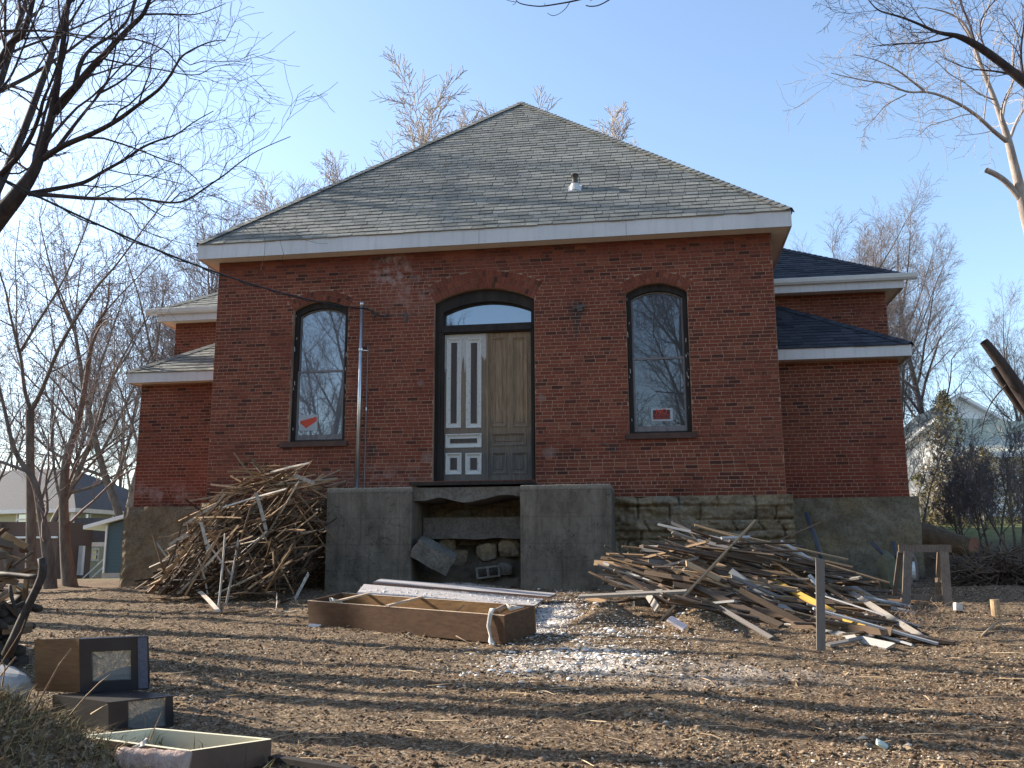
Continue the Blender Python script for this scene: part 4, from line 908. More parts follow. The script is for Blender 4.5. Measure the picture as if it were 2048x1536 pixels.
board((1413, 1057), (1696, 1119), -2.1, -2.2, .045, 'tan_board', 'thin tan strip just above the longest one on top of the pile', .018, .3)
board((1215, 1108), (1492, 1119), -2.7, -2.4, .05, 'tan_board', 'horizontal tan strip sticking out left before the stoop corner', .025, .3)
board((1244, 1093), (1410, 1110), -2.3, -2.2, .05, 'tan_board', 'upper tan strip sticking out left towards the stoop', .025, .3)
board((1352, 1095), (1457, 1106), -2.6, -2.5, .05, 'tan_board', 'short tan strip end in the upper left of the pile', .025, .2)
board((1211, 1155), (1528, 1228), -3.2, -3.5, .055, 'grey_board', 'grey strip sticking out lowest on the left of the pile', .022, .4)
board((1300, 1167), (1386, 1213), -3.5, -3.8, .075, 'grey_board', 'short light board lying under the diagonal tan board', .022, .7)
board((1321, 1156), (1555, 1152), -3.3, -2.9, .045, 'tan_board', 'light strip rising slightly right in the middle of the pile', .02, .3)
board((1683, 1173), (1850, 1279), -3.0, -3.8, .07, 'grey_board', 'grey board running down to the right end of the pile', .03, .5)
board((1621, 1153), (1738, 1231), -3.2, -3.5, .05, 'tan_board', 'tan strip right of the upright stake', .02, .5)
board((1297, 1125), (1492, 1148), -2.9, -2.7, .13, 'grey_board', 'wide grey board end in the left half of the pile', .025, .9)
board((1174, 1197), (1242, 1211), -3.4, -3.7, .09, 'tan_board', 'short tan board lying alone at the left foot of the pile', .022, .5)
board((1201, 1209), (1362, 1184), -3.4, -3.2, .05, 'brown_board', 'dark strip on the ground at the left foot of the pile', .03, .2)
board((1656, 1290), (1745, 1272), -4.3, -3.9, .05, 'grey_board', 'short pale strip touching the foot of the upright stake', .025, .3)
board((1437, 1214), (1543, 1276), -3.6, -4.1, .05, 'grey_board', 'grey strip pointing to the viewer under the white board', .02, .6)
board((1475, 1098), (1628, 1180), -2.6, -3.0, .09, 'grey_board', 'broad grey board crossing the top of the pile behind the diagonal one', .02, .7)
board((1645, 1197), (1735, 1233), -3.1, -3.3, .06, 'white_board', 'short white board right of the stake half way up', .022, .5)
board((1556, 1105), (1602, 1118), -2.5, -2.5, .15, 'white_board', 'white board offcut with a bright face on top of the pile', .06, .9)
board((1607, 1135), (1600, 1170), -3.0, -3.0, .05, 'white_board', 'small white stub hanging under the top strips', .02, 1.2)
board((1563, 1108), (1562, 1190), -3.0, -3.0, .02, 'tan_board', 'thin upright stick in the middle of the pile', .02, .2)
board((1640, 1045), (1500, 1105), -2.1, -2.4, .05, 'brown_board', 'dark strip leaning up right behind the pile top', .02, .2)
board((1618, 1150), (1658, 1200), -3.6, -3.8, .05, 'white_board', 'short white lath leaning against the left of the upright stake', .02, .5)
board((1640, 1250), (1642, 1119), -4.2, -4.05, .10, 'grey_board', 'upright grey stake', .03, 1.57) if False else None
a = G(1641, 1297); b = atY(1640, 1117, a[1]); 
put_lath(a - (0, 0, .1), b, BM['grey_board'][0], 'wooden_stake', 'upright grey wooden stake driven in before the lumber pile', None, 'stake', math.pi / 2, .085, .03)
def pile_z(px): return float(np.interp(px, [1200, 1260, 1340, 1400, 1480, 1560, 1650, 1750, 1850], [1190, 1110, 1065, 1050, 1048, 1070, 1110, 1170, 1260]))
for i in range(120):
    px = rr.uniform(1240, 1790); t0 = pile_z(px); t1 = 1180 + (px - 1240) * .17; py = t0 + 8 + (t1 - t0) * rr.random() ** .8; f = (py - t0) / max(20, t1 - t0)
    Y = -1.9 - 2.6 * f - rr.random() * .4; c = seat(px, min(py, 1280), Y); an = rr.gauss(-.22, .2); az = rr.gauss(-.15, .45); L_ = rr.uniform(.4, 1.5)
    d = np.array((math.cos(an) * math.cos(az), math.sin(az) * math.cos(an), math.sin(an))) * L_ / 2; a, b = c - d, c + d
    for p in (a, b): p[2] = max(p[2], gz(p[0], p[1]) + .02)
    if b[1] > -.3: b[1] = -.3
    if a[1] > -.3: a[1] = -.3
    if min(a[0], b[0]) < 1.95 and max(a[1], b[1]) > -1.5: continue
    k = rr.choice(['tan_board', 'tan_board', 'brown_board', 'brown_board', 'grey_board', 'grey_board', 'white_board'])
    put_lath(a, b, BM[k][rr.randrange(3)], 'board', ('long ' if L_ > 1.1 else 'short ' if L_ < .7 else '') + k.replace('_', ' ') + (' sloping steeply' if an < -.3 else ' lying level' if abs(an) < .1 else ' sloping gently' if an < 0 else ' rising') + (' at the top' if f < .3 else ' halfway up' if f < .65 else ' low') + (' left' if px < 1400 else ' middle' if px < 1580 else ' right') + ' in the lumber pile', BG, 'board', rr.gauss(.2, .5), rr.choice((.04, .05, .07, .09)), rr.uniform(.012, .03))
m_ = MB()
for i in range(300):
    px = rr.uniform(1270, 1760); t0 = pile_z(px) + 25; t1 = 1190 + (px - 1240) * .16
    if t1 < t0 + 5: continue
    py = rr.uniform(t0, t1); Y = rr.uniform(-3.6, -1.9); c = seat(px, py, Y); an = rr.gauss(-.18, .12); az = rr.gauss(0, .3); d = np.array((math.cos(an) * math.cos(az), math.sin(az), math.sin(an))) * rr.uniform(.2, .6)
    a, b = c - d, c + d
    for p in (a, b): p[2] = max(p[2], gz(p[0], p[1]) + .01)
    m_.bar(a, b, .05, .02, (rr.gauss(0, .3), rr.gauss(0, .3), 1))
tag(centre(m_.build('lumber_pile_core', wood('dark_scrap', [(.12, .085, .06), (.17, .125, .09), (.09, .07, .055)], island=True))), 'mass of broken wood inside the lumber pile', kind='stuff')
# masonry chunk, plaster flake and clods in front of the pile
g_ = G(1290, 1212); rock('masonry_chunk', (g_[0], g_[1], gz(g_[0], g_[1]) - .03), (.22, .14, .11), 31, MT['conc_light'], (0, .05, .3), 3, True, .05, 'rubble', 'block of old mortared masonry with a bright top left of the diagonal board')
g_ = G(1355, 1262); rock('plaster_flake', (g_[0], g_[1], gz(g_[0], g_[1]) - .01), (.13, .07, .02), 33, simple('mauve_plaster', (.42, .36, .37), (.5, .44, .44), 8), (.3, .5, -.4), 2, True, .04, 'rubble', 'flat pinkish plaster flake below the end of the diagonal board')
g_ = G(632, 1253); rock('broken_tile', (g_[0], g_[1] - .05, gz(g_[0], g_[1]) - .005), (.09, .05, .015), 37, MT['plaster'], (.1, .1, .1), 2, True, .04, 'rubble', 'flat pale tile under the left end of the wooden box')
g_ = G(1765, 1502); rock('foam_cup', (g_[0], g_[1], gz(g_[0], g_[1]) - .01), (.05, .035, .018), 38, simple('green_white_plastic', (.5, .58, .5), (.35, .4, .36), 8), (.4, .5, 0), 2, False, .1, 'litter', 'crushed pale green cup lying on the earth at lower right')
g_ = G(1738, 1500); rock('stone', (g_[0], g_[1], gz(g_[0], g_[1]) - .01), (.03, .02, .015), 39, MT['conc_light'], (.4, .5, 0), 2, False, .2, 'stone', 'pale stone just left of the crushed cup')
# sticks and straw on the earth
m_ = MB()
for i in range(700):
    px, py = rr.uniform(300, 2040), rr.triangular(1215, 1536, 1300); g_ = G(px, py) if i < 160 else None
    if g_ is None: x, y = rr.uniform(-5, 7), rr.uniform(-11, -1.8)
    else: x, y = g_[0], g_[1]
    az = rr.gauss(0, .8); l = rr.uniform(.03, .18); z = gz(x, y) + .012; d = np.array((math.cos(az), math.sin(az), 0)) * l
    P = [np.array((x, y, z)) - d, np.array((x, y, z + .012)) + d * .1 + (0, rr.gauss(0, .01), 0), np.array((x, y, z)) + d + (0, 0, rr.uniform(0, .03))]
    m_.tube(P, [.003, .0035, .002], 4)
tag(m_.build('straw_and_twigs', pebble('straw', [(.22, .15, .09), (.38, .28, .17), (.14, .10, .07), (.48, .38, .25)])), 'thin straw and twigs strewn over the yard', kind='stuff')
def stick(pts, rad, label, mat, name='fallen_stick'):
    P = [np.array(G(*p[:2])) + (0, 0, p[2]) for p in pts]; m_ = MB(); m_.tube(P, np.linspace(rad, rad * .5, len(P)), 6); return tag(centre(m_.build(name, mat, None, True)), label, 'stick')
MT['bark'] = None
MT['pale_stick'] = wood('pale_stick', [(.36, .27, .18), (.28, .2, .14)])
stick([(892, 1270, .02), (910, 1280, .05), (935, 1290, .03)], .012, 'pale crooked stick just below the middle of the wooden box', MT['pale_stick'])
stick([(1965, 1275, .02), (1985, 1262, .05), (1997, 1256, .07), (2010, 1262, .02)], .016, 'pale curved stick on the earth at the right edge of the yard', MT['pale_stick'])
stick([(1400, 1357, .01), (1420, 1366, .02), (1436, 1379, .01)], .007, 'long thin straight twig on the earth below the lumber pile', MT['pale_stick'])
# ================================================================ sawhorse
MT['saw'] = wood('sawhorse_wood', [(.20, .15, .11), (.16, .125, .10)], (24, 24, 3))
gb = G(1817, 1216); Y = gb[1]; e = empty('sawhorse', G(1850, 1213), 'weathered wooden sawhorse standing right of the lumber pile', 'sawhorse')
def sb(a, b, wd, th, nm, Ya=0., Yb=0., up_=(0, -1, 0)):
    m_ = MB(); A_ = atY(*a, Y + Ya); B_ = atY(*b, Y + Yb)
    for P_ in (A_, B_): P_[2] = max(P_[2], gz(P_[0], P_[1]) - .03)
    m_.bar(A_, B_, wd, th, up_); m_.build(nm, MT['saw'], e)
sb((1797, 1097), (1902, 1097), .10, .045, 'top_beam', .22, .22)
sb((1816, 1104), (1812, 1214), .11, .035, 'leg', .19, -.05); sb((1888, 1104), (1896, 1218), .11, .035, 'leg', .19, -.05)
sb((1800, 1104), (1788, 1196), .06, .03, 'leg', .26, .5); sb((1879, 1104), (1874, 1192), .06, .03, 'leg', .26, .5)
sb((1816, 1194), (1890, 1196), .07, .035, 'lower_rail', .03, .03); sb((1871, 1160), (1893, 1160), .06, .02, 'end_brace', .3, .1); sb((1882, 1103), (1883, 1126), .10, .02, 'gusset', .3, .3); sb((1788, 1196), (1822, 1216), .09, .03, 'end_brace', .5, -.02)
# ================================================================ wheelbarrow behind
Y = -.9; e = empty('wheelbarrow', atY(1800, 1196, Y), 'old wheelbarrow tipped against the foundation behind the sawhorse', 'wheelbarrow')
c = atY(1823, 1142, Y); m_ = MB(); th = np.linspace(0, 2 * math.pi, 25)
P = [c + np.array((.035 * math.cos(t) * 2.2, .1 * math.cos(t), .235 * math.sin(t))) for t in th]; m_.tube(P, .05, 8, cap=False); wh = m_.build('wheel', simple('dusty_tyre', (.20, .15, .13), (.14, .11, .10), 8), e, True)
m_ = MB(); m_.tube([c + np.array((-.05, .01, 0)), c + np.array((.05, -.01, 0))], .15, 16); m_.build('rim', MT['plaster_flat'] if 'plaster_flat' in MT else MT['gutter'], wh)
m_ = MB(); N_ = 20; a = [atY(1776 + 22 * math.cos(t) + 8 * math.sin(t), 1148 + 48 * math.sin(t), Y + .1) for t in np.linspace(0, 2 * math.pi, N_, endpoint=False)]; b = [atY(1790 + 15 * math.cos(t) + 5 * math.sin(t), 1152 + 36 * math.sin(t), Y - .3) for t in np.linspace(0, 2 * math.pi, N_, endpoint=False)]
m_.add(a + b, [tuple(range(N_, 2 * N_))] + [(i, (i + 1) % N_, N_ + (i + 1) % N_, N_ + i) for i in range(N_)]); m_.build('tray', simple('mossy_steel', (.13, .13, .08), (.08, .08, .06), 7), e)
for a, b in (((1742, 1083), (1800, 1145)), ((1786, 1083), (1799, 1146))): m_ = MB(); m_.tube([atY(*a, Y), atY(*b, Y)], .025, 8); m_.build('handle', MT['blue_steel'], e, True)
m_ = MB(); m_.tube([atY(1818, 1162, Y), atY(1848, 1162, Y), atY(1850, 1180, Y), atY(1846, 1196, Y)], .01, 6); m_.build('brace', MT['dark_metal'], e, True)
m_ = MB(); m_.tube([atY(1612, 1027, -.5), atY(1628, 1070, -.8), atY(1646, 1125, -1.1)], .035, 8); tag(centre(m_.build('steel_pipe', MT['blue_steel'], None, True)), 'dark blue steel pipe leaning on the foundation behind the lumber pile', 'pipe')
# ================================================================ televisions, lower left
MT['tv_wood'] = wood('television_wood', [(.10, .052, .02)], (2, 2, 26)); MT['tv_dark'] = simple('television_bezel', (.018, .019, .024), (.030, .032, .038), 6, .3, .5); MT['tv_side'] = simple('television_shell', (.018, .015, .014), (.03, .026, .024), 6, .5, .4)  # television wood colour darkened in place of the shade on the cabinet side
MT['strip'] = simple('speaker_strip', (.10, .11, .16), (.06, .07, .10), 50, .5, .4); MT['tube'] = glass('picture_tube', (.75, .85, .9), .3, (.16, .18, .19))
def tv(front, D, depth, side_dir, label, wood_side, scr, name='television'):
    # front: pixel corners TL TR BR BL at camera depth D (list of 4)
    c = [atD(px, py, d) for (px, py), d in zip(front, D)]; e = empty(name, c[3], label, 'television'); u_ = c[1] - c[0]; w_ = c[3] - c[0]
    n = np.cross(w_, u_); n /= np.linalg.norm(n)
    if n[1] < 0: n = -n
    dv = n * depth + np.array(side_dir, float)
    b = [k + dv for k in c]
    m_ = MB(); m_.add(c + b, [(0, 1, 5, 4), (4, 5, 6, 7), (3, 7, 6, 2), (1, 2, 6, 5)]); m_.add([c[0], c[3], b[3], b[0]], [(0, 3, 2, 1)], 1); m_.build('cabinet', [MT['tv_side'], wood_side], e)
    def f(s, t, o): return c[0] + u_ * s + w_ * t - n * o
    m_ = MB(); s0, t0, s1, t1 = scr
    ring = [(0, 0), (1, 0), (1, 1), (0, 1)]; inn = [(s0, t0), (s1, t0), (s1, t1), (s0, t1)]
    m_.add([f(s, t, .015) for s, t in ring] + [f(s, t, .015) for s, t in inn] + [f(s, t, -.01) for s, t in inn] + [f(s, t, 0) for s, t in ring], [(i, (i + 1) % 4, 4 + (i + 1) % 4, 4 + i) for i in range(4)] + [(4 + i, 4 + (i + 1) % 4, 8 + (i + 1) % 4, 8 + i) for i in range(4)] + [(12 + i, 12 + (i + 1) % 4, (i + 1) % 4, i) for i in range(4)])
    m_.build('bezel', MT['tv_dark'], e)
    m_ = MB(); N = 10; vs = [f(s0 + (s1 - s0) * i / N, t0 + (t1 - t0) * j / N, -.008 + .006 * math.sin(math.pi * i / N) * math.sin(math.pi * j / N)) for j in range(N + 1) for i in range(N + 1)]
    m_.add(vs, [(j * 11 + i, j * 11 + i + 1, j * 11 + i + 12, j * 11 + i + 11) for j in range(N) for i in range(N)]); m_.build('screen', MT['tube'], e, True)
    return e, f
e, f = tv([(159, 1277), (297, 1271), (300, 1367), (161, 1385)], [6.95, 7.05, 7.05, 6.95], .30, (-.46, .0, -.09), 'television with wooden cabinet side stacked on the black one at lower left', MT['tv_wood'], (.17, .25, .74, .80))
m_ = MB(); m_.add([f(.845, .02, .018), f(.985, .02, .018), f(.985, .97, .018), f(.845, .97, .018)], [(0, 1, 2, 3)]); m_.build('speaker_panel', MT['strip'], e)
m_ = MB(); m_.add([f(.83, 0, .02), f(.845, 0, .02), f(.845, 1, .02), f(.83, 1, .02)], [(0, 1, 2, 3)]); m_.build('trim_strip', MT['tv_side'], e)
e, f = tv([(217, 1404), (346, 1390), (348, 1478), (217, 1490)], [6.6, 6.75, 6.75, 6.6], .30, (-.47, 0, -.05), 'black television set under the wooden one at lower left', MT['tv_side'], (.30, .03, .88, .70))
# top of the lower set, with a shallow lip
m_ = MB(); m_.add([f(-.02, -.01, .02), f(1.01, -.01, .02), f(1.01, .02, .02), f(-.02, .02, .02)], [(0, 1, 2, 3)]); m_.build('top_lip', MT['tv_dark'], e)
# pale sack left of the televisions
c = atD(22, 1362, 7.0); rock('grey_sack', (c[0] - .1, c[1], c[2] - .16), (.27, .2, .14), 51, simple('grey_sackcloth', (.34, .34, .33), (.24, .24, .24), 5, .8, .2, .3), (0, .25, 0), 3, False, .05, 'sack', 'pale grey sack slumped at the left edge beside the televisions')
# open cabinet tray in front
MT['cream'] = simple('cream_panel', (.62, .58, .42), (.52, .49, .36), 2, .5, .35); MT['brown_panel'] = simple('dark_brown_panel', (.07, .045, .035), (.11, .07, .05), 5, .5, .3)
D0 = 5.55
cb, cr, cf, cl = atD(306, 1466, D0 + .45), atD(539, 1488, D0 + .15), atD(378, 1512, D0 - .38), atD(160, 1482, D0 - .05)
e = empty('cabinet_shell', (cb + cr + cf + cl) / 4, 'open cabinet shell with cream inner panels lying at lower left', 'cabinet')
upz = np.array((0, 0, 1.)); HT = .145
for (a, b, nm, inner_) in ((cl, cb, 'back_panel', 1), (cb, cr, 'back_panel', 1), (cr, cf, 'front_panel', 0), (cf, cl, 'front_panel', 0)):
    a = a - upz * HT * .8; b = b - upz * HT * .8; d = (b - a); d /= np.linalg.norm(d); s_ = np.cross(d, upz) * .016
    m_ = MB(); A_ = [a + s_, b + s_, b + s_ + upz * HT, a + s_ + upz * HT]; B_ = [a - s_, b - s_, b - s_ + upz * HT, a - s_ + upz * HT]
    m_.add(A_ + B_, [(0, 1, 2, 3), (3, 2, 6, 7), (0, 3, 7, 4), (1, 5, 6, 2)], 0); m_.add(B_, [(0, 3, 2, 1)], 1)
    m_.build(nm, [MT['cream'], MT['brown_panel']] if np.dot(s_, (cb + cf) / 2 - a) > 0 else [MT['brown_panel'], MT['cream']], e)
m_ = MB(); m_.add([k - upz * HT * .78 for k in (cb, cr, cf, cl)], [(0, 3, 2, 1)]); m_.build('bottom_panel', MT['brown_panel'], e)
MT['pink'] = simple('pinkish_foam', (.30, .20, .16), (.44, .34, .29), 9, .85, .2, .9, .03)
a, b = atD(235, 1512, 5.0), atD(378, 1520, 5.05); m_ = MB(); P = [a * (1 - t) + b * t + np.array((0, 0, -.03 + .002 * math.sin(t * 17))) for t in np.linspace(0, 1, 14)]; m_.tube(P, [.075 + .003 * math.sin(i * 2.3) for i in range(14)], 18)
tag(centre(m_.build('carpet_roll', MT['pink'], None, True)), 'pinkish rolled carpet underlay before the cabinet shell', 'carpet roll')
rag([atD(262, 1498, 5.1), atD(278, 1492, 5.1), atD(285, 1484, 5.12), atD(293, 1476, 5.15)], .05, 'white_scrap', 'white torn scrap standing on the rolled underlay', 'scrap', MT['rag'], 9)
a, b = atD(545, 1505, 5.6), atD(705, 1533, 5.3); m_ = MB(); m_.bar(a - (0, 0, .03), b - (0, 0, .02), .07, .03); tag(centre(m_.build('dark_plank', MT['dark_wood'])), 'dark plank lying on the earth right of the cabinet shell', 'plank')
# ================================================================ debris heap at the left edge
DG = 'boards in the debris heap at the left edge'
for i in range(46):
    px = rr.uniform(-60, 58); py = rr.uniform(1068, 1265) + max(0, px - 20) * .6; D_ = rr.uniform(8.6, 9.6); c = atD(px, py, D_); az = rr.gauss(.1, .8); el = rr.gauss(.1, .5); d = np.array((math.cos(az) * math.cos(el), math.sin(az), math.sin(el))) * rr.uniform(.08, .32)
    put_lath(c - d, c + d, BM[rr.choice(('tan_board', 'brown_board', 'brown_board', 'grey_board'))][rr.randrange(3)], 'broken_board', ('tan' if 0 else 'broken') + (' upturned' if el > .5 else ' tilted' if abs(el) > .2 else ' flat') + ' board end ' + ('on top' if py < 1115 else 'high' if py < 1160 else 'midway' if py < 1215 else 'low') + (' at the outer side' if px < -15 else ' in the core' if px < 25 else ' at the yard side') + ' of the left edge debris heap', DG, 'board', rr.gauss(0, .8), rr.uniform(.03, .09), rr.uniform(.012, .03))
cc = atD(-25, 1200, 9.3); g0 = ground(cc[0], cc[1])
scatter('debris_heap', 420, lambda r, n: np.stack([cc[0] - .2 + r.uniform(-.5, .5, n), cc[1] + r.uniform(-.4, .4, n), float(g0) + r.uniform(0, .75, n) ** 1.5], 1), lambda r, n: r.uniform(.03, .12, n), simple('black_debris', (.02, .018, .016), (.06, .045, .035), 8), 'black mass of rotten debris under the boards at the left edge', 91, .8)
MT['black_branch'] = simple('blackened_branch', (.015, .012, .012), (.05, .04, .035), 20, .7)
m_ = MB(); Dd = 7.8
m_.tube([atD(*p, Dd) for p in ((82, 1116), (86, 1132), (84, 1152), (74, 1176), (62, 1200), (52, 1222), (42, 1245), (30, 1275), (14, 1310))], [.03, .034, .036, .034, .034, .036, .04, .045, .05], 8)
m_.tube([atD(84, 1152, Dd), atD(60, 1153, Dd + .1), atD(20, 1149, Dd + .2), atD(-30, 1146, Dd + .3)], [.02, .022, .022, .024], 7); m_.tube([atD(62, 1200, Dd), atD(30, 1215, Dd), atD(22, 1190, Dd), atD(20, 1170, Dd)], [.02, .02, .018, .012], 7)
tag(centre(m_.build('dead_branch', MT['black_branch'], None, True)), 'black forked dead branch sticking up from the debris at the left edge', 'branch')
# ================================================================ log, stump, pale block and brush heap, right
MT['log'] = simple('barkless_log', (.28, .22, .15), (.16, .12, .085), 9, .9, .2, .8, .02, (1, 1, 1))
c0 = atD(1815, 1072, 20.5); c1 = atD(1948, 1092, 19.0); m_ = MB(); P = [c0 * (1 - t) + c1 * t + np.array((0, 0, .03 * math.sin(t * 6))) for t in np.linspace(0, 1, 16)]; m_.tube(P, [.36 - .012 * i for i in range(16)], 18)
e = empty('felled_log', (c0 + c1) / 2 - np.array((0, 0, .3)), 'big felled log lying beyond the right corner of the building', 'log'); m_.build('log_body', MT['log'], e, True)
m_ = MB(); m_.tube([c1 + (c1 - c0) * .002, c1 + (c1 - c0) * .006], .175, 18); m_.build('cut_end', simple('cut_wood', (.30, .14, .09), (.22, .10, .07), 9), e)
g_ = G(1992, 1230); m_ = MB(); m_.tube([g_ - (0, 0, .05), g_ + (0, 0, .19)], .055, 12); tag(centre(m_.build('short_post', MT['tan_board'], None)), 'short round wooden post standing in the earth at far right', 'post')
g_ = G(1917, 1224); rock('pale_block', (g_[0], g_[1], gz(g_[0], g_[1])), (.06, .04, .06), 61, MT['rag'], (0, .1, .3), 2, True, .06, 'block', 'pale pinkish block beside the right foot of the sawhorse')
m_ = MB(); a, b = atD(1922, 1190, 15.2), atD(2080, 1158, 14.5); m_.tube([a, b], .012, 6); tag(centre(m_.build('thin_pole', MT['galv'], None)), 'thin pale pole lying across the brush heap at right', 'pole')
m_ = MB()
for i in range(2600):
    px = rr.uniform(1915, 2110); py = rr.uniform(1125 if px < 1985 else 1108, 1215) + (px - 1950) * .08; D_ = rr.uniform(14.3, 17.5); c = atD(px, py, D_); az = rr.uniform(0, 3.14); el = rr.gauss(.0, .4); l = rr.uniform(.1, .5); d = np.array((math.cos(az) * math.cos(el), math.sin(az) * math.cos(el), math.sin(el))) * l
    c[2] = max(c[2], float(ground(c[0], c[1]))); m_.tube([c - d, c + np.array((0, 0, rr.gauss(0, .05))), c + d], [.011, .010, .004], 4, cap=False)
tag(centre(m_.build('brush_heap', simple('dark_brush', (.07, .05, .038), (.13, .095, .065), 3))), 'dark tangled heap of cut brush beside the wing at right', kind='stuff')
# rough weeds and leaves around the sawhorse foot
m_ = MB()
for i in range(900):
    px = rr.uniform(1700, 1860); py = rr.gauss(1225, 18); g_ = G(px, py) if i % 3 == 0 else g_
    x, y = g_[0] + rr.gauss(0, .12), g_[1] + rr.gauss(0, .12); z = gz(x, y); d = np.array((rr.gauss(0, .07), rr.gauss(0, .07), rr.uniform(.02, .12))); m_.tube([(x, y, z), (x + d[0], y + d[1], z + d[2])], [.004, .002], 3, cap=False)
tag(centre(m_.build('dead_weeds', MT['pale_stick'])), 'matted dead weeds before the sawhorse', kind='stuff')
# ================================================================ grass mound lower left
m_ = MB(); bx, by = BUMPS[0][0], BUMPS[0][1]
for i in range(6500):
    x, y = bx + rr.gauss(0, .62), by + rr.gauss(0, .6); z = float(gz(x, y)); 
    if i % 4 == 0: pass
    h = rr.uniform(.03, .12) * (1.6 if rr.random() < .06 else 1); lx, ly = rr.gauss(.03, .05), rr.gauss(0, .05); w_ = rr.uniform(.0015, .004); az = rr.uniform(0, 3.14); dx, dy = math.cos(az) * w_, math.sin(az) * w_
    m_.add([(x - dx, y - dy, z - .01), (x + dx, y + dy, z - .01), (x + lx * .5 + dx * .7, y + ly * .5 + dy * .7, z + h * .65), (x + lx * .5 - dx * .7, y + ly * .5 - dy * .7, z + h * .65), (x + lx * 1.6, y + ly * 1.6, z + h)], [(0, 1, 2, 3), (3, 2, 4)])
tag(m_.build('grass', pebble('mixed_grass', [(.045, .05, .02), (.09, .10, .04), (.17, .13, .07), (.28, .21, .12), (.07, .05, .03), (.10, .08, .045), (.14, .105, .06)])), 'tufted green and dead grass on the mound at lower left', kind='stuff')
m_ = MB()
for i in range(4200):
    x, y = bx + rr.gauss(0, .6), by + rr.gauss(0, .6); z = gz(x, y) + rr.uniform(.0, .03); s_ = rr.uniform(.012, .035); A_ = np.random.default_rng(i).normal(size=(3,)); A_ /= np.linalg.norm(A_); B_ = np.cross(A_, (0.3, .2, 1)); B_ /= np.linalg.norm(B_)
    p = np.array((x, y, z)); m_.add([p - A_ * s_, p - B_ * s_ * .5, p + A_ * s_, p + B_ * s_ * .5], [(0, 1, 2, 3)])
tag(m_.build('leaf_litter', pebble('dead_leaves', [(.16, .10, .06), (.28, .19, .11), (.10, .07, .045), (.36, .27, .18)])), 'brown dead leaves on the mound at lower left', kind='stuff')
WS = 'dry weed stalks on the mound at lower left'
def weed(pts, D_, rad, label):
    m_ = MB(); P = [atD(px, py, D_ - .1 * i) for i, (px, py) in enumerate(pts)]; m_.tube(P, np.linspace(rad, rad * .6, len(P)), 5); tag(centre(m_.build('weed_stalk', MT['pale_stick'], None, True)), label, 'weed stalk', WS)
weed([(60, 1440), (82, 1395), (118, 1330), (142, 1298)], 4.9, .006, 'tallest dry stalk crossing the wooden side of the upper television')
weed([(140, 1430), (172, 1392), (198, 1366), (219, 1350)], 5.0, .0045, 'dry forked stalk crossing the bottom of the upper television')
weed([(182, 1428), (200, 1417), (214, 1409)], 5.0, .0045, 'short thick dry stalk before the black television')
weed([(300, 1480), (312, 1450), (324, 1423)], 5.2, .004, 'thin dry stalk before the screen of the black television')
weed([(2, 1350), (14, 1335), (31, 1314)], 4.6, .006, 'pale stalk before the grey sack')
weed([(4, 1372), (8, 1350), (10, 1335), (3, 1320)], 4.6, .004, 'bent pale stalk at the left edge before the sack')
weed([(235, 1500), (250, 1486), (272, 1475)], 5.0, .003, 'thin curved stalk over the cabinet shell')
weed([(55, 1400), (62, 1382), (74, 1368)], 4.7, .004, 'short pale stalk below the wooden television side')
weed([(0, 1330), (25, 1290), (42, 1262), (50, 1240)], 4.9, .0035, 'thin dark curved stalk at the left edge beside the dead branch')

rg = np.random.default_rng(5); PQ = patchy(rg, 6500); n = len(PQ); A_ = rg.normal(size=(n, 3)); A_[:, 2] *= .35; A_ /= np.linalg.norm(A_, axis=1)[:, None]; B_ = np.cross(A_, rg.normal(size=(n, 3)) * .4 + (0, 0, 1)); B_ /= np.linalg.norm(B_, axis=1)[:, None]; s_ = rg.uniform(.012, .034, n)[:, None]; C_ = np.cross(A_, B_)
PQ[:, 2] += .012; V = np.stack([PQ - A_ * s_, PQ - B_ * s_ * .6 + C_ * s_ * .25, PQ + A_ * s_, PQ + B_ * s_ * .6 + C_ * s_ * .25], 1).reshape(-1, 3); m_ = MB(); m_.v = [tuple(k) for k in V.tolist()]; m_.f = [(4 * i, 4 * i + 1, 4 * i + 2) for i in range(n)] + [(4 * i, 4 * i + 2, 4 * i + 3) for i in range(n)]
tag(m_.build('fallen_leaves', pebble('yard_leaves', [(.13, .08, .045), (.22, .145, .085), (.08, .052, .033), (.30, .22, .14), (.17, .11, .06)])), 'curled brown fallen leaves strewn over the yard', kind='stuff')
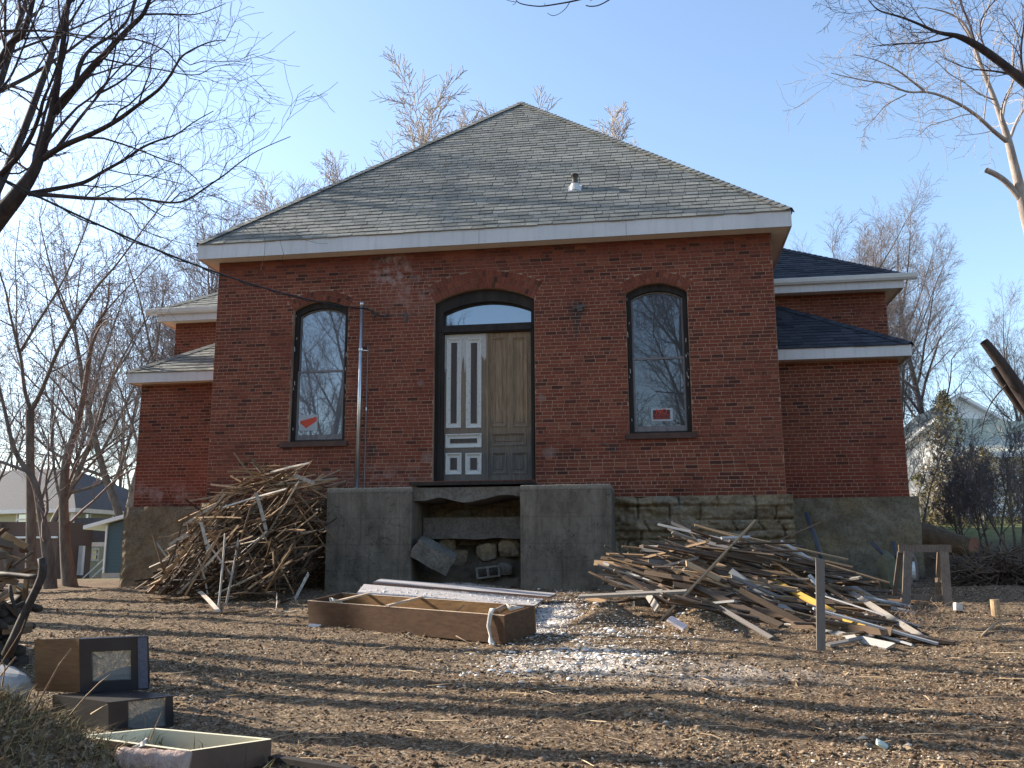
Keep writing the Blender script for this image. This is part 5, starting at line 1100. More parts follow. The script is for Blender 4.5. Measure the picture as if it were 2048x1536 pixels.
# ================================================================ trees
def bark(name, a, b, sc=10):
    m = Mat(name, .9, .15); v = m.co((1, 1, .3)); n1 = m.noise(v, sc, 5, .65); m.col(m.mix(m.rampf(n1, .35, .65), a, b)); m.bump(n1, .015, .8); return m.m
MT['bark_grey'] = bark('grey_brown_bark', (.10, .08, .068), (.18, .15, .125)); MT['bark_dark'] = bark('dark_bark', (.03, .024, .024), (.06, .048, .045)); MT['bark_pale'] = bark('pale_bark', (.38, .33, .29), (.24, .20, .18)); MT['twig'] = bark('lilac_twigs', (.14, .115, .115), (.21, .18, .175)); MT['twig_dark'] = bark('dark_twigs', (.05, .04, .045), (.09, .07, .075)); MT['twig_pale'] = bark('pale_twigs', (.40, .35, .31), (.30, .26, .24))
def unit(v): return v / (np.linalg.norm(v) + 1e-9)
class Tree:
    def __init__(s, seed): s.r = np.random.default_rng(seed); s.big = []; s.small = []
    tz = None; rc = .3
    def branch(s, p, d, L, r, lv, mx, trop=.06, wig=.16, dens=1., thin=.0028):
        R_ = s.r; n = max(3, min(9, int(L / (.5 if lv < 2 else .28)) + 2)); st = L / n; P = [p]; d = unit(d); w_ = wig * (1.7 if lv >= 3 else 1.)
        for i in range(n):
            d = unit(d + R_.normal(size=3) * w_ + np.array((0, 0, trop))); P.append(P[-1] + d * st)
        P = np.array(P); end = .32 if lv < mx else .4; rad = np.maximum(r * (1 - (1 - end) * np.linspace(0, 1, n + 1)), thin)
        (s.big if lv <= 1 else s.small).append((P, rad, 7 if lv == 0 else 6 if lv == 1 else 4 if lv == 2 else 3))
        if lv < mx: s.kids(P, rad, L, lv, mx, trop, wig, dens, thin)
    def kids(s, P, rad, L, lv, mx, trop, wig, dens, thin, t0=None):
        R_ = s.r; nk = {0: 10, 1: 8, 2: 8, 3: 7, 4: 5}.get(lv, 4); nk = max(2, int(nk * dens * (.8 + .4 * R_.random()))); az = R_.uniform(0, 6.28); n = len(P) - 1
        t0 = ((s.tz or .34) if lv == 0 else .18) if t0 is None else t0
        for k in range(nk):
            t = t0 + (1 - t0) * (k + R_.uniform(.2, .8)) / nk; i = min(n - 1, int(t * n)); f = t * n - i; p = P[i] * (1 - f) + P[i + 1] * f; dr = unit(P[i + 1] - P[i]); rr_ = rad[i] * (1 - f) + rad[i + 1] * f
            az += 2.4 + R_.normal() * .5; a = unit(np.cross(dr, (0.2, .1, 1) if abs(dr[2]) < .95 else (1, 0, 0))); b = np.cross(dr, a); an = R_.uniform(.45, .95) if lv else R_.uniform(.45, .85)
            nd = dr * math.cos(an) + (a * math.cos(az) + b * math.sin(az)) * math.sin(an)
            s.branch(p, nd, L * R_.uniform(.34, .58) * (1.25 - .6 * t), max(min(rr_ * R_.uniform(.4, .62), s.rc / (1 + lv)), thin), lv + 1, mx, trop, wig, dens, thin)
        # leader fork at the tip
        if lv < 2:
            for _ in range(2): s.branch(P[-1], unit(P[-1] - P[-2]) + R_.normal(size=3) * .35, L * R_.uniform(.35, .5), rad[-1] * .85, lv + 1, mx, trop, wig, dens, thin)
    def limb(s, pts, mx=4, lv=1, dens=1., kids=True, trop=.03, t0=.1, thin=.0028, wig=.16, k=8, cap=4.):   # traced limb: pts (px,py,D,width px)
        P = np.array([atD(a, b, c) for a, b, c, w_ in pts]); rad = np.array([w_ / 2 * c / F for a, b, c, w_ in pts])
        m = 3; Q = []; Rr = []
        for i in range(len(P) - 1):
            for j in range(m): t = j / m; Q.append(P[i] * (1 - t) + P[i + 1] * t); Rr.append(rad[i] * (1 - t) + rad[i + 1] * t)
        Q.append(P[-1]); Rr.append(rad[-1]); Q = np.array(Q)
        for _ in range(2): Q[1:-1] = (Q[:-2] + Q[2:] + 2 * Q[1:-1]) / 4
        s.big.append((Q, np.array(Rr), k)); L = min(cap, np.linalg.norm(np.diff(Q, axis=0), axis=1).sum())
        if kids: s.kids(Q, np.array(Rr), L, lv, mx, trop, wig, dens, thin, t0)
    def mesh(s, lst):
        V, Fs, o = [], [], 0
        for P, rad, k in lst:
            n = len(P); t = np.gradient(P, axis=0); t /= (np.linalg.norm(t, axis=1)[:, None] + 1e-9); ref = np.array((0, 0, 1.)) if abs(t[:, 2]).max() < .97 else np.array((.8, .6, 0))
            a = np.cross(t, ref); a /= (np.linalg.norm(a, axis=1)[:, None] + 1e-9); b = np.cross(t, a); th = np.arange(k) * 2 * math.pi / k
            V.append((P[:, None] + rad[:, None, None] * (np.cos(th)[None, :, None] * a[:, None] + np.sin(th)[None, :, None] * b[:, None])).reshape(-1, 3))
            i = np.arange(n - 1)[:, None] * k; j = np.arange(k)[None]; j2 = (j + 1) % k
            Fs.append((np.stack([i + j, i + j2, i + k + j2, i + k + j], -1) + o).reshape(-1, 4)); o += n * k
        return np.concatenate(V), np.concatenate(Fs)
    def build(s, name, base, label, mats, group=None):
        e = empty(name, base, label, 'tree', group)
        for nm, lst, mt in (('trunk', s.big, mats[0]), ('crown', s.small, mats[1])):
            if not lst: continue
            V, Fc = s.mesh(lst); me = bpy.data.meshes.new(nm); me.vertices.add(len(V)); me.vertices.foreach_set('co', V.ravel()); me.loops.add(Fc.size); me.loops.foreach_set('vertex_index', Fc.ravel().astype(np.int32))
            me.polygons.add(len(Fc)); me.polygons.foreach_set('loop_start', np.arange(0, Fc.size, 4, dtype=np.int32)); me.polygons.foreach_set('loop_total', np.full(len(Fc), 4, np.int32)); me.polygons.foreach_set('use_smooth', np.ones(len(Fc), bool)); me.update(calc_edges=True); me.materials.append(mt); link(nm, me, e)
        return e
# --- big foreground tree at the left, traced limb by limb
def L_(pts, D0, D1, w0, w1, sc=.85):
    n = len(pts); return [(x, y, D0 + (D1 - D0) * i / (n - 1), (w0 + (w1 - w0) * (i / (n - 1)) ** .7) * sc * .8) for i, (x, y) in enumerate(pts)]
T1 = Tree(11); T1.rc = .045
gb = atD(-520, 1400, 11.2); gb[2] = float(ground(gb[0], gb[1]))
T1.limb([(-540, 1390, 11.4, 88.4), (-430, 1150, 11.4, 65.3), (-300, 880, 11.2, 54.4), (-170, 660, 11., 47.6), (-70, 520, 10.8, 42.2), (0, 432, 10.7, 36.7), (34, 392, 10.6, 31.3), (68, 345, 10.6, 21.8), (82, 308, 10.6, 18.4), (99, 250, 10.6, 15), (109, 205, 10.6, 15), (118, 140, 10.6, 12.2), (130, 62, 10.5, 9.5), (139, -20, 10.5, 8.2), (150, -140, 10.5, 5.4)], 3, 1, .9, True, t0=.45, k=12)
for pts, d0, d1, w0, w1, dn in (
    ([(85, 318), (126, 290), (188, 267), (239, 239), (273, 212), (318, 181), (342, 150), (359, 116), (376, 103), (420, 82), (451, 80)], 10.6, 9.6, 20, 2.5, 1.1),
    ([(109, 225), (147, 181), (181, 137), (212, 106), (239, 75), (267, 48), (290, 27), (305, -20), (330, -90)], 10.6, 10.2, 24, 10, .8),
    ([(147, 181), (161, 123), (181, 96), (219, 75), (253, 48), (267, 10), (285, -60)], 10.5, 11, 14, 5, .8),
    ([(55, 388), (120, 376), (171, 366), (202, 345), (253, 318), (284, 294), (318, 280), (355, 270), (383, 246), (427, 222)], 10.6, 11.6, 17, 2.5, 1.1),
    ([(60, 388), (113, 391), (185, 398), (219, 396), (246, 400), (280, 396), (314, 403), (355, 407), (383, 396), (410, 376), (451, 349), (475, 328), (513, 301), (581, 273)], 10.6, 9.3, 15, 2.2, 1.2),
    ([(112, 300), (144, 256), (171, 222), (202, 185), (219, 154), (232, 96), (240, 30)], 10.6, 11.4, 13, 3, 1.),
    ([(-60, 420), (0, 349), (38, 314), (65, 270), (82, 222), (85, 202), (103, 164), (118, 120)], 10.8, 10.4, 22, 6, .9),
    ([(-90, 240), (-30, 170), (0, 126), (20, 85), (48, 68), (58, 34), (70, -20), (80, -80)], 10.9, 10.6, 30, 12, .8),
    ([(-50, 64), (0, 62), (68, 60), (130, 65), (188, 75), (250, 78)], 10.6, 10., 10, 3, .9),
    ([(200, 116), (260, 130), (328, 140), (369, 150), (403, 150), (427, 130), (492, 130)], 10.5, 9.8, 6, 1.8, 1.),
    ([(290, 29), (342, 27), (393, 32), (451, 7)], 10.3, 9.9, 7, 2, 1.1),
    ([(-20, 200), (20, 160), (38, 116), (60, 60), (90, -10)], 10.8, 11.2, 9, 4, 1.),
    ([(68, 349), (40, 330), (10, 305), (-30, 290)], 10.6, 11, 9, 4, 1.),
    ([(30, 400), (80, 430), (160, 470), (240, 500), (330, 540)], 10.6, 11.6, 5, 1.5, .8) if False else ([(0, 300), (-40, 250), (-80, 180)], 10.8, 11, 12, 6, .7),
    ([(185, 398), (240, 372), (300, 350), (340, 330)], 10.4, 10.8, 5, 1.5, 1.),
    ([(202, 185), (250, 160), (285, 120), (330, 95), (345, 60)], 10.8, 11.3, 8, 2, 1.)):
    T1.limb(L_(pts, d0, d1, w0, w1), 4, 2, dn * 1.15, True, t0=.12, thin=.0022, cap=2.5)
T1.build('bare_tree', gb, 'large dark bare tree leaning in from the upper left corner', (MT['bark_dark'], MT['twig_dark']))
# --- trees standing left of the building
T2 = Tree(21); T2.rc = .07; gA = G(62, 1178)
Dm = float(np.dot(gA - CAM, FW)); 
T2.limb([(62, 1182, Dm, 27), (62, 1120, Dm, 21), (62, 1000, Dm, 18), (60, 920, Dm, 17), (60, 860, Dm, 17), (60, 818, Dm, 16)], kids=False, k=10)
T2.limb(L_([(60, 818), (48, 780), (43, 720), (38, 700), (30, 670), (18, 620), (12, 580), (-2, 545), (-10, 480), (0, 400)], Dm, Dm - .6, 13, 3), 4, 1, .9, thin=.004); T2.limb(L_([(42, 702), (60, 670), (85, 630), (110, 590), (130, 555), (150, 510), (175, 450), (190, 400)], Dm, Dm + .8, 10, 3), 4, 1, .9, thin=.004)
T2.limb(L_([(62, 822), (80, 790), (100, 740), (120, 690), (150, 640), (175, 600), (200, 565), (225, 540), (255, 500), (300, 440), (350, 380)], Dm, Dm - 1, 15, 3), 4, 1, .9, thin=.004)
T2.limb(L_([(43, 720), (30, 660), (35, 600), (28, 520), (40, 440)], Dm, Dm + 1, 6, 2), 4, 2, 1., thin=.004)
T2.build('bare_tree', gA, 'slender forked bare tree, leftmost of those between the house and the brick wing', (MT['bark_grey'], MT['twig']))
T3 = Tree(22); T3.rc = .07; gB = G(97, 1180); Db = float(np.dot(gB - CAM, FW))
T3.limb([(100, 1184, Db, 30), (98, 1115, Db, 24), (84, 1037, Db, 18), (76, 988, Db, 15), (66, 955, Db, 13), (45, 930, Db, 10), (28, 900, Db, 9), (18, 860, Db, 8), (5, 800, Db, 6), (-10, 740, Db, 5)], 4, 1, .7, thin=.004, k=10)
T3.limb(L_([(80, 1010), (95, 960), (112, 925), (100, 880), (108, 840), (120, 780)], Db, Db + 1, 9, 3), 4, 1, .8, thin=.004)
T3.build('bare_tree', gB, 'bare tree with a kinked left leaning trunk, second from the left beside the wing', (MT['bark_grey'], MT['twig']))
T4 = Tree(23); T4.rc = .07; gC = G(136, 1172); Dc = float(np.dot(gC - CAM, FW))
T4.limb([(140, 1174, Dc, 32), (130, 1090, Dc, 22), (128, 1040, Dc, 19), (127, 990, Dc, 18), (130, 930, Dc, 17), (141, 890, Dc, 15), (156, 850, Dc, 14), (165, 800, Dc, 11), (172, 760, Dc, 10), (180, 705, Dc, 9)], 4, 1, .35, thin=.004, k=10)
T4.limb([(150, 1174, Dc, 12), (140, 1130, Dc, 14), (131, 1095, Dc, 14)], kids=False)
T4.limb(L_([(180, 705), (192, 670), (205, 630), (232, 598), (268, 562), (300, 530), (345, 480)], Dc, Dc - 1, 8, 2), 4, 1, .9, thin=.004); T4.limb(L_([(180, 706), (176, 675), (160, 648), (140, 600), (135, 560), (120, 500)], Dc, Dc + 1, 6, 2), 4, 1, .8, thin=.004)
T4.limb(L_([(129, 1000), (140, 960), (152, 925), (180, 890), (190, 850), (200, 810), (218, 770), (235, 720)], Dc, Dc + .6, 9, 2.5), 4, 1, .9, thin=.004)
T4.limb(L_([(131, 1005), (150, 965), (185, 925), (200, 910), (232, 885), (256, 872)], Dc, Dc - .6, 10, 4), 4, 2, .6, thin=.004); T4.limb(L_([(158, 840), (150, 790), (138, 740), (128, 690)], Dc, Dc + .5, 7, 2), 4, 1, .8, thin=.004)
T4.limb(L_([(185, 925), (205, 940), (225, 930), (258, 912)], Dc, Dc - .8, 4, 1.5), 4, 2, .5, thin=.004)
T4.build('bare_tree', gC, 'bare tree nearest the brick wing with a curved trunk and split foot', (MT['bark_grey'], MT['twig']))
# --- generic grown trees
def grow(seed, H, r, mx=4, dens=1., lean=(0, 0), thin=.005, trop=.07, stems=1, tz=None):
    t = Tree(seed); R_ = t.r; t.tz = tz
    for k in range(stems):
        d = np.array((lean[0] + (R_.normal() * .22 if stems > 1 else 0), lean[1] + (R_.normal() * .22 if stems > 1 else 0), 1.)); t.branch(np.array((R_.normal() * .1 * (stems > 1), 0, -.3)), d, H * .62, r, 0, mx, trop * .6, .05, dens, thin)
    return t
PROTO = []
for i, (H, r, st, dn, mt) in enumerate(((15, .2, 1, 1.15, ('bark_grey', 'twig')), (14, .16, 2, .95, ('bark_grey', 'twig')), (17, .24, 1, 1.2, ('bark_dark', 'twig')), (13, .13, 3, 1.05, ('bark_pale', 'twig_pale')), (22, .16, 1, .6, ('bark_dark', 'twig_dark')), (22, .13, 2, .5, ('bark_dark', 'twig_dark')), (22, .28, 1, .85, ('bark_dark', 'twig_dark')), (14, .17, 1, 1.25, ('bark_pale', 'twig_pale')), (16, .26, 1, 1.1, ('bark_dark', 'twig_dark')))):
    PROTO.append((grow(100 + i, H, r, 3 if i in (4, 5) else 4, dn, thin=.0085 if i in (3, 7) else .0045, stems=st, tz=.8 if i in (4, 5, 6) else None), H, mt))
# prototypes are linked as real trees first, then copied
used = {}
def base_at(px, D_):
    p = atD(px, 1120, D_); p[2] = float(ground(p[0], p[1])) - .05; return p
def plant(k, px, top, D_, rz, label, group=None, pos=None, hs=None):
    b = np.array(pos, float) if pos is not None else base_at(px, D_)
    if pos is not None: b[2] = float(ground(b[0], b[1])) - .05
    H = hs if hs else (atD(px, top, D_)[2] - b[2]); sc = H / PH[k]
    if k not in used:
        t, h, mt = PROTO[k]; e = t.build('bare_tree', (0, 0, 0), label, (MT[mt[0]], MT[mt[1]]), group); used[k] = e; e.location = Vector([float(v) for v in b]); e.rotation_euler = (0, 0, rz); e.scale = (sc,) * 3; return e
    c = copy_tree(used[k], b, rz, sc); c['label'] = label
    if group: c['group'] = group
    elif 'group' in c.keys(): del c['group']
    return c
PH = {}
for i, (t, h, mt) in enumerate(PROTO): PH[i] = max(P[:, 2].max() for P, _, _ in t.small)
GL = 'bare trees behind the left wing'; GR = 'bare trees behind the right wing'; GB = 'pale tree tops behind the main roof'; GO = 'bare trees beyond the left edge of the yard'
for k, px, top, D_, rz, lb in ((0, 250, 330, 38, .4, 'tall bare tree rising behind the left wing roof, its fork above the eave'), (1, 295, 300, 41, 1.9, 'bare tree with several stems close to the left wall of the main block'), (0, 415, 260, 44, 4.3, 'bare tree with fine twigs above the left wing gutter'), (1, 40, 420, 40, 5.1, 'bare tree at the far left beyond the slender forked tree'), (2, 480, 265, 46, .9, 'bare tree whose top shows above the left end of the main roof'), (1, 350, 370, 50, 3.9, 'thin distant bare tree between the two tallest left ones'), (2, 100, 600, 62, 1.2, 'small far bare tree behind the roof of the beige house'), (0, 215, 640, 66, 5.5, 'small far bare tree close to the left edge of the brick wing'), (1, -20, 640, 58, .2, 'small far bare tree behind the left part of the beige house')):
    plant(k, px, top, D_, rz, lb, GL)
for k, px, top, D_, rz, lb in ((7, 735, 250, 40, .3, 'pale bare tree top, leftmost behind the main roof'), (7, 850, 155, 42, 2.1, 'tallest pale tree top behind the left slope of the main roof'), (3, 960, 190, 52, 4., 'tiny twig tip just left of the roof peak'), (7, 1250, 165, 44, 1.2, 'pale forked tree top behind the right slope of the main roof'), (3, 1350, 285, 46, 3.2, 'small pale twig tips right of the forked top behind the roof'), (3, 1160, 235, 56, 5.2, 'faint twig tips just right of the roof peak')):
    plant(k, px, top, D_, rz, lb, GB)
for k, px, top, D_, rz, lb in ((1, 1660, 375, 42, .6, 'bare tree with fine twigs directly above the right wing roof'), (0, 1630, 430, 50, 1.1, 'small bare tree tips beside the right end of the main eave'), (2, 1725, 385, 54, .2, 'distant bare tree between the two trees over the right wing roof'), (0, 1770, 360, 45, 2.6, 'bare tree behind the right gutter end, tallest of the right rear trees'), (2, 1870, 375, 58, 4.4, 'broad bare tree in the middle of the right rear trees'), (1, 1790, 520, 50, 3.3, 'bare tree with slanting stems next to the right wing wall'), (1, 2085, 560, 44, 5.9, 'bare tree at the far right edge with low twigs')):
    plant(k, px, top, D_, rz, lb, GR)
for k, x, y, h, rz in ((4, -10.5, -2.0, 19, .5), (5, -9.3, -3.6, 20, 1.7), (4, -8.2, -5.1, 21, 2.9), (5, -11, -5.4, 20, 4.), (4, -7.4, -7.4, 20, 5.1), (4, -16, -6.2, 23, 1.), (6, -16.5, 3.2, 25, 3.3), (5, -15.2, .3, 25, 4.6), (4, -18, 1.2, 27, 1.2), (4, -4.35, -9.3, 23, 2.2)):
    nm = {(-4.35): 'straight bare tree just outside the left edge beside the televisions', (-10.5): 'straight bare tree off the left edge level with the stoop', (-9.3): 'two stemmed bare tree off the left edge level with the wooden box', (-8.2): 'straight bare tree just left of the yard behind the dark leaning tree', (-11): 'two stemmed bare tree left of the yard behind the straight ones', (-7.4): 'straight bare tree nearest the viewer left of the televisions', (-19.5): 'broad tall bare tree far left beyond the slender forked tree', (-16): 'straight bare tree farthest left of the yard', (-17.8): 'tall dense bare tree left of the slender forked tree', (-16.5): 'very tall straight bare tree off the left edge level with the wing', (-18): 'tallest straight bare tree farthest off the left edge level with the front wall', (-15.2): 'very tall two stemmed bare tree off the left edge level with the front wall'}[x]
    plant(k, 0, 0, 0, rz, nm, GO, (x, y, 0), h)
for k, x, y, h, rz, nm in ((8, 5.2, -26, 20, .5, 'broad bare tree behind the viewer mirrored in the right window'), (0, -2.5, -40, 17, 2.5, 'tall bare tree behind the viewer'), (1, 9, -36, 15, 4.5, 'many stemmed bare tree behind the viewer at right'), (8, -13.5, -25, 19, 3.5, 'broad bare tree behind the viewer mirrored in the left window'), (8, 1, -28, 17, 1.2, 'smaller bare tree behind the viewer'), (8, -11, -31, 17, 5.2, 'many stemmed bare tree behind the viewer at left')):
    plant(k, 0, 0, 0, rz, nm, 'bare trees behind the viewer', (x, y, 0), h)
# --- right foreground trees (traced)
T5 = Tree(31); T5.rc = .04; D5 = 17.
b5 = atD(2120, 1150, D5); b5[2] = float(ground(b5[0], b5[1]))
T5.limb([(2150, 1160, D5, 62.4), (2140, 950, D5, 43.7), (2110, 700, D5, 34.3), (2075, 520, D5, 25), (2048, 423, D5, 20.3), (2040, 375, D5, 18.7), (2027, 326, D5, 16.4), (2017, 280, D5, 14), (2001, 234, D5, 10.9), (1988, 195, D5, 9.4), (1971, 156, D5, 8.6), (1952, 101, D5, 7), (1939, 65, D5, 5.5), (1922, 39, D5, 3.9), (1893, 23, D5, 3.1), (1850, 15, D5, 1.6)], 4, 1, .6, t0=.45, thin=.0035, k=10)
for pts, d1, w0, w1, dn in (([(2012, 282), (1984, 260), (1958, 234), (1926, 212), (1893, 195), (1854, 182), (1815, 187), (1776, 166), (1737, 163), (1691, 153), (1662, 146)], 15.5, 14, 2, 1.4), ([(1848, 181), (1821, 160), (1795, 140), (1756, 120), (1707, 109)], 15.6, 8, 2, 1.4), ([(1812, 189), (1773, 208), (1756, 228), (1725, 262)], 15.8, 4, 1.5, 1.2), ([(2018, 282), (2036, 234), (2052, 215), (2080, 150)], 18, 10, 5, 1.), ([(2005, 240), (2010, 200), (2030, 165), (2022, 100), (2040, 40)], 18, 7, 3, 1.), ([(1950, 100), (1960, 60), (1975, 20), (1990, -30)], 18, 6, 3, 1.1), ([(1926, 212), (1890, 222), (1862, 216), (1845, 232)], 16, 3, 1.2, 1.), ([(1990, 200), (1960, 190), (1930, 165), (1900, 150), (1870, 120)], 16.5, 5, 2, 1.2), ([(1984, 262), (1960, 268), (1910, 272)], 16, 3, 1.2, .8)):
    T5.limb(L_(pts, D5 if pts[0][0] > 1900 else 16.2, d1, w0, w1), 4, 2, dn, thin=.003, trop=0.02)
T5.limb([(2055, 418, D5, 14), (2020, 370, D5, 12), (1995, 350, D5, 11), (1972, 340, D5, 11)], kids=False)
T5.build('bare_tree', b5, 'sunlit pale barked tree leaning in at the upper right with a sawn off stub', (MT['bark_pale'], MT['twig_pale']))
T6 = Tree(32); T6.rc = .03; b6 = atD(2400, 1250, 12.); b6[2] = float(ground(b6[0], b6[1]))
T6.limb(cap=2.2, pts=[(2400, 1260, 12, 100), (2395, 800, 12, 80), (2330, 460, 12, 58), (2200, 290, 12, 36), (2110, 210, 12, 26), (2048, 163, 12, 20), (2017, 137, 12, 17), (1978, 107, 12, 16), (1945, 85, 12, 14), (1913, 70, 12, 10), (1877, 67, 12, 7), (1841, 49, 12, 5), (1795, 31, 12, 4), (1756, 23, 12, 3), (1737, 0, 12, 2)], mx=4, lv=1, dens=1.1, t0=.62, thin=.0025, k=10)
for pts, w0, w1 in (([(1950, 88), (1940, 50), (1922, 10), (1915, -40)], 8, 4), ([(1975, 107), (1962, 80), (1958, 40), (1990, 0)], 6, 3), ([(2080, 185), (2030, 150), (1990, 142), (1960, 140), (1925, 135), (1880, 112)], 10, 2), ([(1877, 67), (1850, 80), (1800, 90), (1760, 92)], 4, 1.5), ([(2048, 165), (2040, 110), (2046, 60), (2060, 0)], 9, 4)): T6.limb(L_(pts, 12, 12.6, w0, w1), 4, 2, 1.1, thin=.0025, cap=2.)
T6.build('bare_tree', b6, 'dark limbed bare tree reaching in from beyond the right edge at the top', (MT['bark_dark'], MT['twig_dark']))
T7 = Tree(33); D7 = 9.; b7 = atD(2400, 1350, D7); b7[2] = float(ground(b7[0], b7[1]))
T7.limb([(2420, 1360, D7, 120), (2330, 1150, D7, 90), (2200, 990, D7, 60), (2110, 880, D7, 36), (2048, 795, D7, 27), (2015, 745, D7, 24), (1990, 710, D7, 21), (1968, 683, D7, 18)], kids=False, k=10)
T7.limb([(2150, 960, D7 + .1, 30), (2090, 870, D7 + .1, 20), (2048, 822, D7 + .1, 18), (2030, 800, D7 + .1, 17), (2005, 765, D7 + .1, 15), (1987, 735, D7 + .1, 13)], kids=False, k=10)
T7.limb([(2012, 770, D7, 3), (1985, 800, D7, 2.5), (1970, 830, D7, 2), (1962, 870, D7, 1.5)], kids=False)
T7.build('pruned_tree', b7, 'dark pruned tree with two sawn off limbs poking in from the right edge', (MT['bark_dark'], MT['twig_dark']))
# --- tree over the viewer: only its drooping twig tips show at the top
T8 = Tree(34); b8 = np.array((9.5, -18.5, 0.)); b8[2] = float(ground(9.5, -18.5))
tip = [atD(1300, -60, 7.6), atD(1200, -10, 7.5)]
P = np.array([b8 - (0, 0, .3), b8 + (-.2, .2, 3.), b8 + (-1., 1.5, 5.5), (tip[0] + b8 + (-1., 1.5, 6.)) / 2 + (0, 0, .6), tip[0]]); T8.big.append((P, np.array((.22, .18, .12, .05, .016)), 9))
T8.branch(P[1], np.array((.3, -.5, 1)), 7, .15, 0, 3, .05, .1, .8, .006); T8.branch(P[2], np.array((.2, -.3, 1)), 6, .09, 0, 3, .05, .1, .8, .006)
def tw(pts, w0, w1, d0=7.5, d1=7.2): T8.limb(L_(pts, d0, d1, w0, w1), kids=False, k=6)
tw([(1300, -60), (1200, -12), (1150, 2), (1115, 8), (1090, 12), (1075, 13), (1045, 9), (1032, 3), (1028, -12)], 6, 2.5); tw([(1139, 5), (1132, 17), (1120, 27), (1108, 32), (1100, 30), (1095, 26)], 2.5, 1.5); tw([(1032, 4), (1018, 2), (1005, -4)], 2, 1.3); tw([(1033, 3), (1030, 8), (1025, 10)], 1.8, 1.2); tw([(1300, -60), (1230, -8), (1210, 5), (1195, 12), (1180, 13), (1172, 11)], 5, 3); tw([(1240, -20), (1195, -6), (1180, 2)], 3, 1.5); tw([(1090, 12), (1090, 8), (1088, 6)], 1.8, 1)
T8.build('bare_tree', b8, 'overhanging tree behind the viewer whose thin twig tips droop in at the top centre', (MT['bark_dark'], MT['twig_dark']))
# ================================================================ evergreen shrubs and undergrowth at right
def shrub(name, base, rx, ry, H, n, cols, label, seed, cat='shrub', droop=0., lsz=.05, stem=True):
    r_ = np.random.default_rng(seed); e = empty(name, base, label, cat); base = np.array(base, float)
    t = Tree(seed)
    for k in range(4): t.branch(base + (0, 0, -.1), np.array((r_.normal() * .35 * rx / 1.2, r_.normal() * .35, 1)), H * .6, .03, 1, 3, .04, .12, .8, .003)
    V, Fc = t.mesh(t.big + t.small); m_ = MB(); m_.add(V, [tuple(f) for f in Fc]); m_.build('trunk', MT['twig_pale'], e)
    th = r_.uniform(0, 2 * math.pi, n); u_ = r_.uniform(0, 1, n) ** .5; hz = r_.uniform(0, 1, n); prof = np.sqrt(np.clip(1 - hz ** 1.6, 0.02, 1)) * (.65 + .7 * vn(np.cos(th) * 2 + 5, hz * 5 + seed, seed) + .15 * np.sin(th * 5 + hz * 9))
    P = np.stack([np.cos(th) * u_ * prof * rx, np.sin(th) * u_ * prof * ry, hz * H], 1); keep = vn(P[:, 0] * 2.6 + 7, P[:, 2] * 2.6 + P[:, 1] * 2, seed + 3) > -.16; P = P[keep][::2] + base; n = len(P)
    A_ = r_.normal(size=(n, 3)); A_[:, 2] = np.abs(A_[:, 2]) * .6 + .2 - droop; A_ /= np.linalg.norm(A_, axis=1)[:, None]; B_ = np.cross(A_, r_.normal(size=(n, 3))); B_ /= np.linalg.norm(B_, axis=1)[:, None]; s_ = r_.uniform(.5, 1.3, n)[:, None] * lsz
    V = np.stack([P - A_ * s_, P - B_ * s_ * .25, P + A_ * s_, P + B_ * s_ * .25], 1).reshape(-1, 3); me = bpy.data.meshes.new('foliage'); me.from_pydata(V.tolist(), [], [(4 * i, 4 * i + 1, 4 * i + 2, 4 * i + 3) for i in range(n)])
    me.materials.append(pebble(name + '_leaves', cols)); link('foliage', me, e); return e
JUN = [(.14, .125, .06), (.21, .18, .085), (.28, .23, .12), (.16, .13, .08), (.34, .27, .16)]
def sh(px, D_, rx, H, n, label, seed, cols=JUN, name='juniper_shrub', lsz=.075):
    b = base_at(px, D_); return shrub(name, b, rx, rx * .8, H, n, cols, label, seed, lsz=lsz)
sh(1915, 30, 1.3, 4.6, 9000, 'tall olive brown evergreen with a ragged top before the white house', 41, [(.10, .085, .035), (.16, .13, .06), (.20, .16, .08), (.08, .07, .035)], 'evergreen_tree')
sh(1890, 28, 1.3, 2.1, 6000, 'bushy dark evergreen shrub just right of the wing corner', 42); sh(1975, 29, 1.8, 2.4, 7500, 'spreading dark juniper in the middle below the white house', 43); sh(2065, 29, 1.5, 2.2, 5000, 'dark shrub cut by the right edge of the view', 44)
sh(1852, 29, .9, 1.6, 2500, 'low olive shrub hugging the wing corner', 45, [(.10, .10, .04), (.16, .15, .07)], 'shrub')
US = 'bare saplings among the shrubs at right'
for i, (px, D_, H, sd, lb) in enumerate(((1842, 22, 4.2, 51, 'slanting bare sapling nearest the wing wall'), (1990, 19, 2.2, 52, 'bare sapling with low crooked stems right of the log'), (2035, 18, 2.6, 53, 'bare sapling at the right edge above the brush heap'), (1925, 20.5, 1.8, 54, 'small bare sapling beside the cut end of the log'))):
    t = grow(sd, H * 1.3, .03, 3, 1., thin=.004, stems=3); b = base_at(px, D_); e = t.build('bare_sapling', (0, 0, 0), lb, (MT['bark_grey'], MT['twig']), US); e.location = Vector([float(v) for v in b]); e['category'] = 'sapling'
